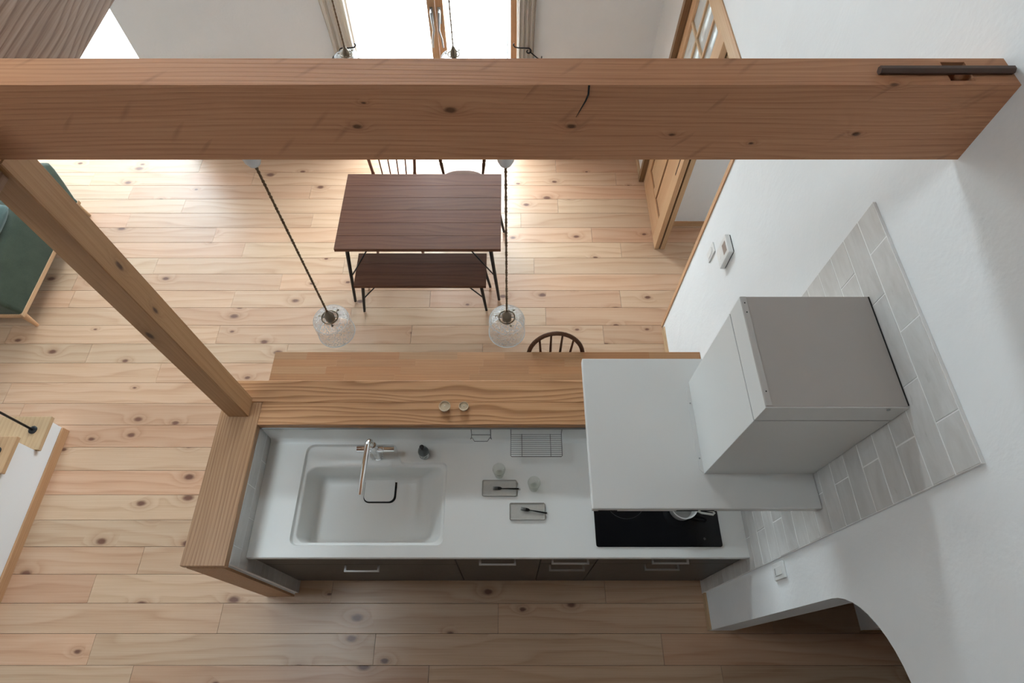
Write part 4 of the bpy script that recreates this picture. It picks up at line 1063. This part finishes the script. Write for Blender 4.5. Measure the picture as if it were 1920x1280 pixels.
def make_chair(label, style, mat, group, sz=0.43, hw_=0.155, top=0.78, lean=0.06, seat_r=0.20):
    t = thing('wooden_chair', label, 'chair', (0, 0, 0), group)
    lo = []
    for z, k in ((sz - 0.032, 0.90), (sz - 0.022, 0.985), (sz - 0.010, 1.0), (sz - 0.002, 0.985), (sz, 0.95), (sz - 0.006, 0.75), (sz - 0.010, 0.3)):
        ring_ = []
        for i in range(40):
            a = 2 * PI * i / 40
            c_, s_ = math.cos(a), math.sin(a)
            e = 0.75
            rx = seat_r * k * (1.0 - 0.08 * s_); ry = seat_r * 0.97 * k
            ring_.append((rx * math.copysign(abs(c_) ** e, c_), ry * math.copysign(abs(s_) ** e, s_), z))
        lo.append(ring_)
    sb_ = B(); sb_.loops(lo, True, True)
    obj('seat', sb_, mat, t, smooth=True, auto=60)
    for sx in (-1, 1):
        obj('leg', leg_mesh((sx * 0.13, -0.12, sz - 0.03), (sx * 0.19, -0.19, 0), 0.015), mat, t, smooth=True)
        obj('leg', leg_mesh((sx * 0.12, 0.12, sz - 0.03), (sx * 0.175, 0.20, 0), 0.015), mat, t, smooth=True)
        obj('stretcher', B().tube([(sx * 0.163, -0.157, 0.19), (sx * 0.15, 0.0, 0.19), (sx * 0.148, 0.160, 0.19)], 0.009, 8, radii=[0.007, 0.011, 0.007]), mat, t, smooth=True)
    obj('stretcher', B().tube([(-0.15, 0, 0.19), (0, 0, 0.19), (0.15, 0, 0.19)], 0.009, 8, radii=[0.007, 0.011, 0.007]), mat, t, smooth=True)
    yb = 0.165

    def back(x, z):       # point of the leaning back plane
        u = (z - sz) / (top - sz)
        return (x, yb + lean * u - 0.10 * (x / 0.2) ** 2 * 0.3, z)
    if style == 'hoop':
        pts = []
        zs = sz + (top - sz) * 0.45
        pts.append(back(-hw_ * 0.80, sz - 0.005))
        pts.append(back(-hw_ * 0.95, (sz + zs) / 2))
        for i in range(0, 21):
            a = PI - PI * i / 20
            pts.append(back(hw_ * math.cos(a), zs + (top - 0.011 - zs) * math.sin(a) ** 0.9))
        pts.append(back(hw_ * 0.95, (sz + zs) / 2)); pts.append(back(hw_ * 0.80, sz - 0.005))
        obj('hoop', B().tube(pts, 0.0135, 12), mat, t, smooth=True)
        for k in range(4):
            u = -0.72 + 0.48 * k
            xt = hw_ * 0.86 * u
            zt = zs + (top - 0.011 - zs) * math.sqrt(max(0, 1 - (xt / hw_) ** 2)) ** 0.9
            obj('spindle', B().tube([back(hw_ * 0.62 * u, sz - 0.006), back(hw_ * 0.75 * u, (sz + zt) / 2), back(xt, zt)], 0.005, 8, radii=[0.006, 0.008, 0.006]), mat, t, smooth=True)
    else:
        for sx in (-1, 1):
            a = Vector(back(sx * hw_ * 0.88, sz - 0.006)); b_ = Vector(back(sx * hw_ * 1.12, top))
            pr = [(0, .8), (.2, 1.05), (.3, 1.2), (.33, .8), (.36, 1.25), (.4, .95), (.7, 1.0), (1, .7)]
            obj('back_post', B().tube([a.lerp(b_, u) for u, _ in pr], 0.012, 10, radii=[0.012 * k for _, k in pr]), mat, t, smooth=True)
        n_ = 4 if style == 'spindle' else 0
        for k in range(n_):
            u = -1 + 2 * (k + 1) / (n_ + 1)
            obj('spindle', B().tube([back(hw_ * 0.86 * u, sz - 0.006), back(hw_ * 1.08 * u, top)], 0.0055, 8), mat, t, smooth=True)
        cr = B()
        rings = []
        for i in range(13):
            x = hw_ * 1.25 * (-1 + 2 * i / 12)
            p = Vector(back(x, top)); hh = 0.035 * (1 - 0.35 * (x / (hw_ * 1.25)) ** 2)
            rings.append([(p.x, p.y - 0.009, p.z - hh), (p.x, p.y + 0.009, p.z - hh), (p.x, p.y + 0.009, p.z + hh), (p.x, p.y - 0.009, p.z + hh)])
        cr.loops(rings, True, True)
        obj('crest_rail', cr, mat, t, bevel=0.004)
        if style == 'slat':
            rings = []
            for i in range(13):
                x = hw_ * 0.95 * (-1 + 2 * i / 12)
                p = Vector(back(x, sz + 0.24))
                rings.append([(p.x, p.y - 0.006, p.z - 0.02), (p.x, p.y + 0.006, p.z - 0.02), (p.x, p.y + 0.006, p.z + 0.02), (p.x, p.y - 0.006, p.z + 0.02)])
            sl = B(); sl.loops(rings, True, True); obj('back_slat', sl, mat, t, bevel=0.003)
    return t


cgroup = None
ch1 = make_chair('reddish wooden spindle-back chair behind the table, left of two', 'spindle', 'chair_red', cgroup, sz=0.43, hw_=0.165, top=0.80, lean=0.07)
ch1.location = (-0.885, 3.205, 0)
ch2 = make_chair('dark wooden chair with two back posts behind the table, right of two', 'slat', 'chair', cgroup, sz=0.445, hw_=0.175, top=0.80, lean=0.06, seat_r=0.205)
ch2.location = (-0.365, 3.335, 0)
ch3 = make_chair('dark hoop-back chair pushed up to the butcher-block counter', 'hoop', 'chair', cgroup, sz=0.42, hw_=0.168, top=0.79, lean=0.05)
ch3.location = (0.287, 1.60, 0)

# ================================================================ sofa
sf = thing('green_sofa', 'green upholstered sofa on a light wooden frame at the left edge', 'sofa', (-4.1, 2.9, 0))
fx1, fx0, fy0, fy1 = -3.585, -4.42, 2.335, 3.475
obj('seat_frame', B().box(fx1 - 0.028, fx1, fy0, fy1, 0.135, 0.170).box(fx0, fx1 - 0.028, fy0, fy0 + 0.028, 0.135, 0.170).box(fx0, fx1 - 0.028, fy1 - 0.028, fy1, 0.135, 0.170).box(fx0, fx0 + 0.028, fy0 + 0.028, fy1 - 0.028, 0.135, 0.170), 'sofa_wood', sf, bevel=0.004)
for x, y in ((fx1 - 0.03, fy0 + 0.03), (fx1 - 0.03, fy1 - 0.03), (fx0 + 0.03, fy0 + 0.03), (fx0 + 0.03, fy1 - 0.03)):
    sx = 1 if x > -4 else -1; sy = 1 if y > 2.9 else -1
    obj('leg', B().tube([(x, y, 0.15), (x + sx * 0.022, y + sy * 0.012, 0.0)], 0.02, 12, radii=[0.026, 0.013]), 'sofa_wood', sf, smooth=True, auto=40)


def cushion(x0, x1, y0, y1, z0, z1, r, flare=(0, 0), seg=4):
    b_ = B(); b_.box(x0, x1, y0, y1, z0, z1)
    bmesh.ops.bevel(b_.bm, geom=list(b_.bm.edges), offset=r, segments=seg, affect='EDGES', profile=0.6)
    bmesh.ops.subdivide_edges(b_.bm, edges=[e for e in b_.bm.edges if e.calc_length() > 0.15], cuts=6, use_grid_fill=True)
    return b_


def seat_block(y0, y1, e0, e1):
    lo = []
    for z, dx, dy, k in ((0.171, 0.0, 0.0, 0.02), (0.20, -0.004, -0.006, 0.03), (0.30, -0.055, -0.085, 0.03), (0.385, -0.100, -0.150, 0.035), (0.42, -0.120, -0.170, 0.04), (0.44, -0.15, -0.14, 0.05), (0.447, -0.20, -0.08, 0.05)):
        lo.append([(a, b_, z) for a, b_ in rrect(fx0 + 0.01, fx1 - 0.004 + dx, y0 + (dy if e0 else 0.004), y1 - (dy if e1 else 0.004), k, 5)])
    b_ = B(); b_.loops(lo, True, True)
    return b_


obj('seat_cushion', seat_block(fy0 + 0.005, fy1 - 0.005, False, True), 'green', sf, smooth=True, auto=50)
bk = cushion(-4.44, -4.20, fy0 + 0.01, fy1 - 0.01, 0.44, 0.80, 0.06)
obj('back_cushion', bk, 'green', sf, smooth=True)
tq = B()
nx, ny = 26, 30
grid = [[None] * (ny + 1) for _ in range(nx + 1)]
for i in range(nx + 1):
    for j in range(ny + 1):
        u, v = i / nx * 2 - 1, j / ny * 2 - 1
        hgt = 0.085 * ((1 - u ** 4) * (1 - v ** 4)) ** 0.5
        wr = 0.010 * math.sin(9 * u + 5 * v * v) * math.sin(3 + 4 * v) * (1 - u * u) ** .5
        grid[i][j] = (-3.99 + 0.245 * u * (1 - 0.08 * v * v), 2.84 + 0.28 * v * (1 - 0.08 * u * u), 0.497, hgt, wr)
for sgn in (1, -1):
    vs = [[tq.bm.verts.new((g_[0], g_[1], g_[2] + (g_[3] + g_[4] if sgn > 0 else -min(g_[3], 0.045)))) for g_ in r_] for r_ in grid]
    for i in range(nx):
        for j in range(ny): tq.bm.faces.new((vs[i][j], vs[i + 1][j], vs[i + 1][j + 1], vs[i][j + 1]))
pil = obj('throw_cushion', tq, 'teal', smooth=True)
tag(pil, 'crumpled teal cushion lying on the green sofa seat', 'cushion')

# ================================================================ stairs at the left
st = thing('staircase', 'wooden stair treads with a white side panel rising at the left edge', 'stairs', (-3.45, 0.4, 0))
run, rise = 0.2115, 0.190
sy = 1.500
poly = [(sy, 0.0)]
nst = 12
for k in range(nst):
    z = 0.175 + k * rise
    poly += [(sy - k * run, z), (sy - (k + 1) * run, z)]
poly += [(sy - nst * run, 0.175 + nst * rise - 0.55), (sy - 4 * run, 0.0)]
obj('side_panel', B().prism(poly[:-2] + [(sy - nst * run, 0.0)], 'X', -3.066, -3.042), 'stairwhite', st)
obj('skirting', B().box(-3.0415, -3.026, sy - nst * run, sy - 0.003, 0.0, 0.062), 'oak_y', st)
for k in range(nst):
    z = 0.175 + k * rise
    y1 = sy - k * run + 0.020; y0 = sy - (k + 1) * run - 0.004
    obj('tread', B().box(-3.92, -3.018, y0 + 0.006, y1, z + 0.0005, z + 0.030, 0.002), 'tread', st)
    obj('riser', B().box(-3.92, -3.0665, sy - k * run - 0.018, sy - k * run - 0.002, z - rise + (0.030 if k else 0.015), z), 'stairwhite', st)
    bl_ = obj('baluster', B().tube([(-3.105, sy - k * run - 0.075, z + 0.03), (-3.105, sy - k * run - 0.075, z + 0.90)], 0.0075, 10), 'black', st, smooth=True)
    obj('flange', B().lathe([(0.027, z + 0.030), (0.027, z + 0.034), (0.020, z + 0.038), (0.011, z + 0.040)], (-3.105, sy - k * run - 0.075, 0), 20), 'black', bl_, smooth=True, auto=40)
obj('handrail', B().tube([(-3.105, sy - 0.02, 0.175 + 0.86), (-3.105, sy - (nst - 1) * run - 0.12, 0.175 + (nst - 1) * rise + 0.96)], 0.013, 10), 'black', st, smooth=True)

# ================================================================ curtains and holdbacks
def curtain(x0, x1, xt0, xt1, label, ph, y=FY - 0.055):
    b_ = B()
    nx_, nz_ = 70, 26
    rows = []
    for j in range(nz_ + 1):
        z = 0.02 + 2.22 * j / nz_
        pinch = math.exp(-((z - 0.92) / 0.35) ** 2)
        r_ = []
        for i in range(nx_ + 1):
            u = i / nx_
            a0 = x0 + (xt0 - x0) * pinch; a1 = x1 + (xt1 - x1) * pinch
            x = a0 + (a1 - a0) * u
            yy = y + 0.016 * math.sin(2 * PI * 4.2 * u + ph + 0.35 * math.sin(z * 1.7)) + 0.008 * math.sin(2 * PI * 9 * u + ph * 2)
            r_.append((x, yy, z))
        rows.append(r_)
    for off in (0.0, 0.0022):
        vs = [[b_.bm.verts.new((p[0], p[1] + off, p[2])) for p in r_] for r_ in rows]
        for j in range(nz_):
            for i in range(nx_): b_.bm.faces.new((vs[j][i], vs[j][i + 1], vs[j + 1][i + 1], vs[j + 1][i]))
    o = obj('curtain', b_, 'linen', smooth=True)
    return tag(o, label, 'curtain', 'curtains at the garden doors')


curtain(-1.43, -1.20, -1.41, -1.215, 'beige curtain drawn back left of the garden doors', 0.3)
curtain(0.055, 0.205, 0.06, 0.195, 'beige curtain drawn back right of the garden doors', 1.7)
rod = thing('curtain_rod', 'dark rod carrying the curtains over the garden doors', 'curtain rod', (-0.6, FY - 0.055, 2.23))
obj('rod', B().tube([(-1.5, FY - 0.055, 2.255), (0.28, FY - 0.055, 2.255)], 0.010, 12), 'black', rod, smooth=True)
for x in (-1.46, 0.24):
    obj('bracket', B().tube([(x, FY - 0.055, 2.255), (x, FY, 2.255)], 0.008, 8), 'black', rod)
for sx, xr, lab in ((1, -1.325, 'black scrolled curtain hook at the left curtain'), (-1, 0.150, 'black scrolled curtain hook at the right curtain')):
    zz = 0.962
    pts = []
    # spiral scroll below, then a stem ending in an upturned tip
    for i in range(19):
        a = PI / 2 + 1.9 * PI * (1 - i / 18)
        rr = 0.007 + 0.019 * i / 18
        pts.append((xr + sx * rr * math.cos(a), FY - 0.100, zz - 0.028 + rr * math.sin(a)))
    pts += [(xr + sx * 0.04, FY - 0.100, zz - 0.001), (xr + sx * 0.08, FY - 0.100, zz + 0.001), (xr + sx * 0.105, FY - 0.102, zz + 0.008), (xr + sx * 0.118, FY - 0.102, zz + 0.026), (xr + sx * 0.112, FY - 0.102, zz + 0.040)]
    t = thing('curtain_hook', lab, 'hook', (xr, FY - 0.1, zz - 0.07), 'scrolled hooks holding the curtains')
    obj('scroll', B().tube(pts, 0.0055, 8), 'black', t, smooth=True)
    obj('wall_stem', B().tube([(xr - sx * 0.115, FY, zz - 0.14), (xr - sx * 0.11, FY - 0.06, zz - 0.13), (xr - sx * 0.075, FY - 0.095, zz - 0.09), (xr - sx * 0.022, FY - 0.100, zz - 0.040)], 0.0045, 8), 'black', t, smooth=True)
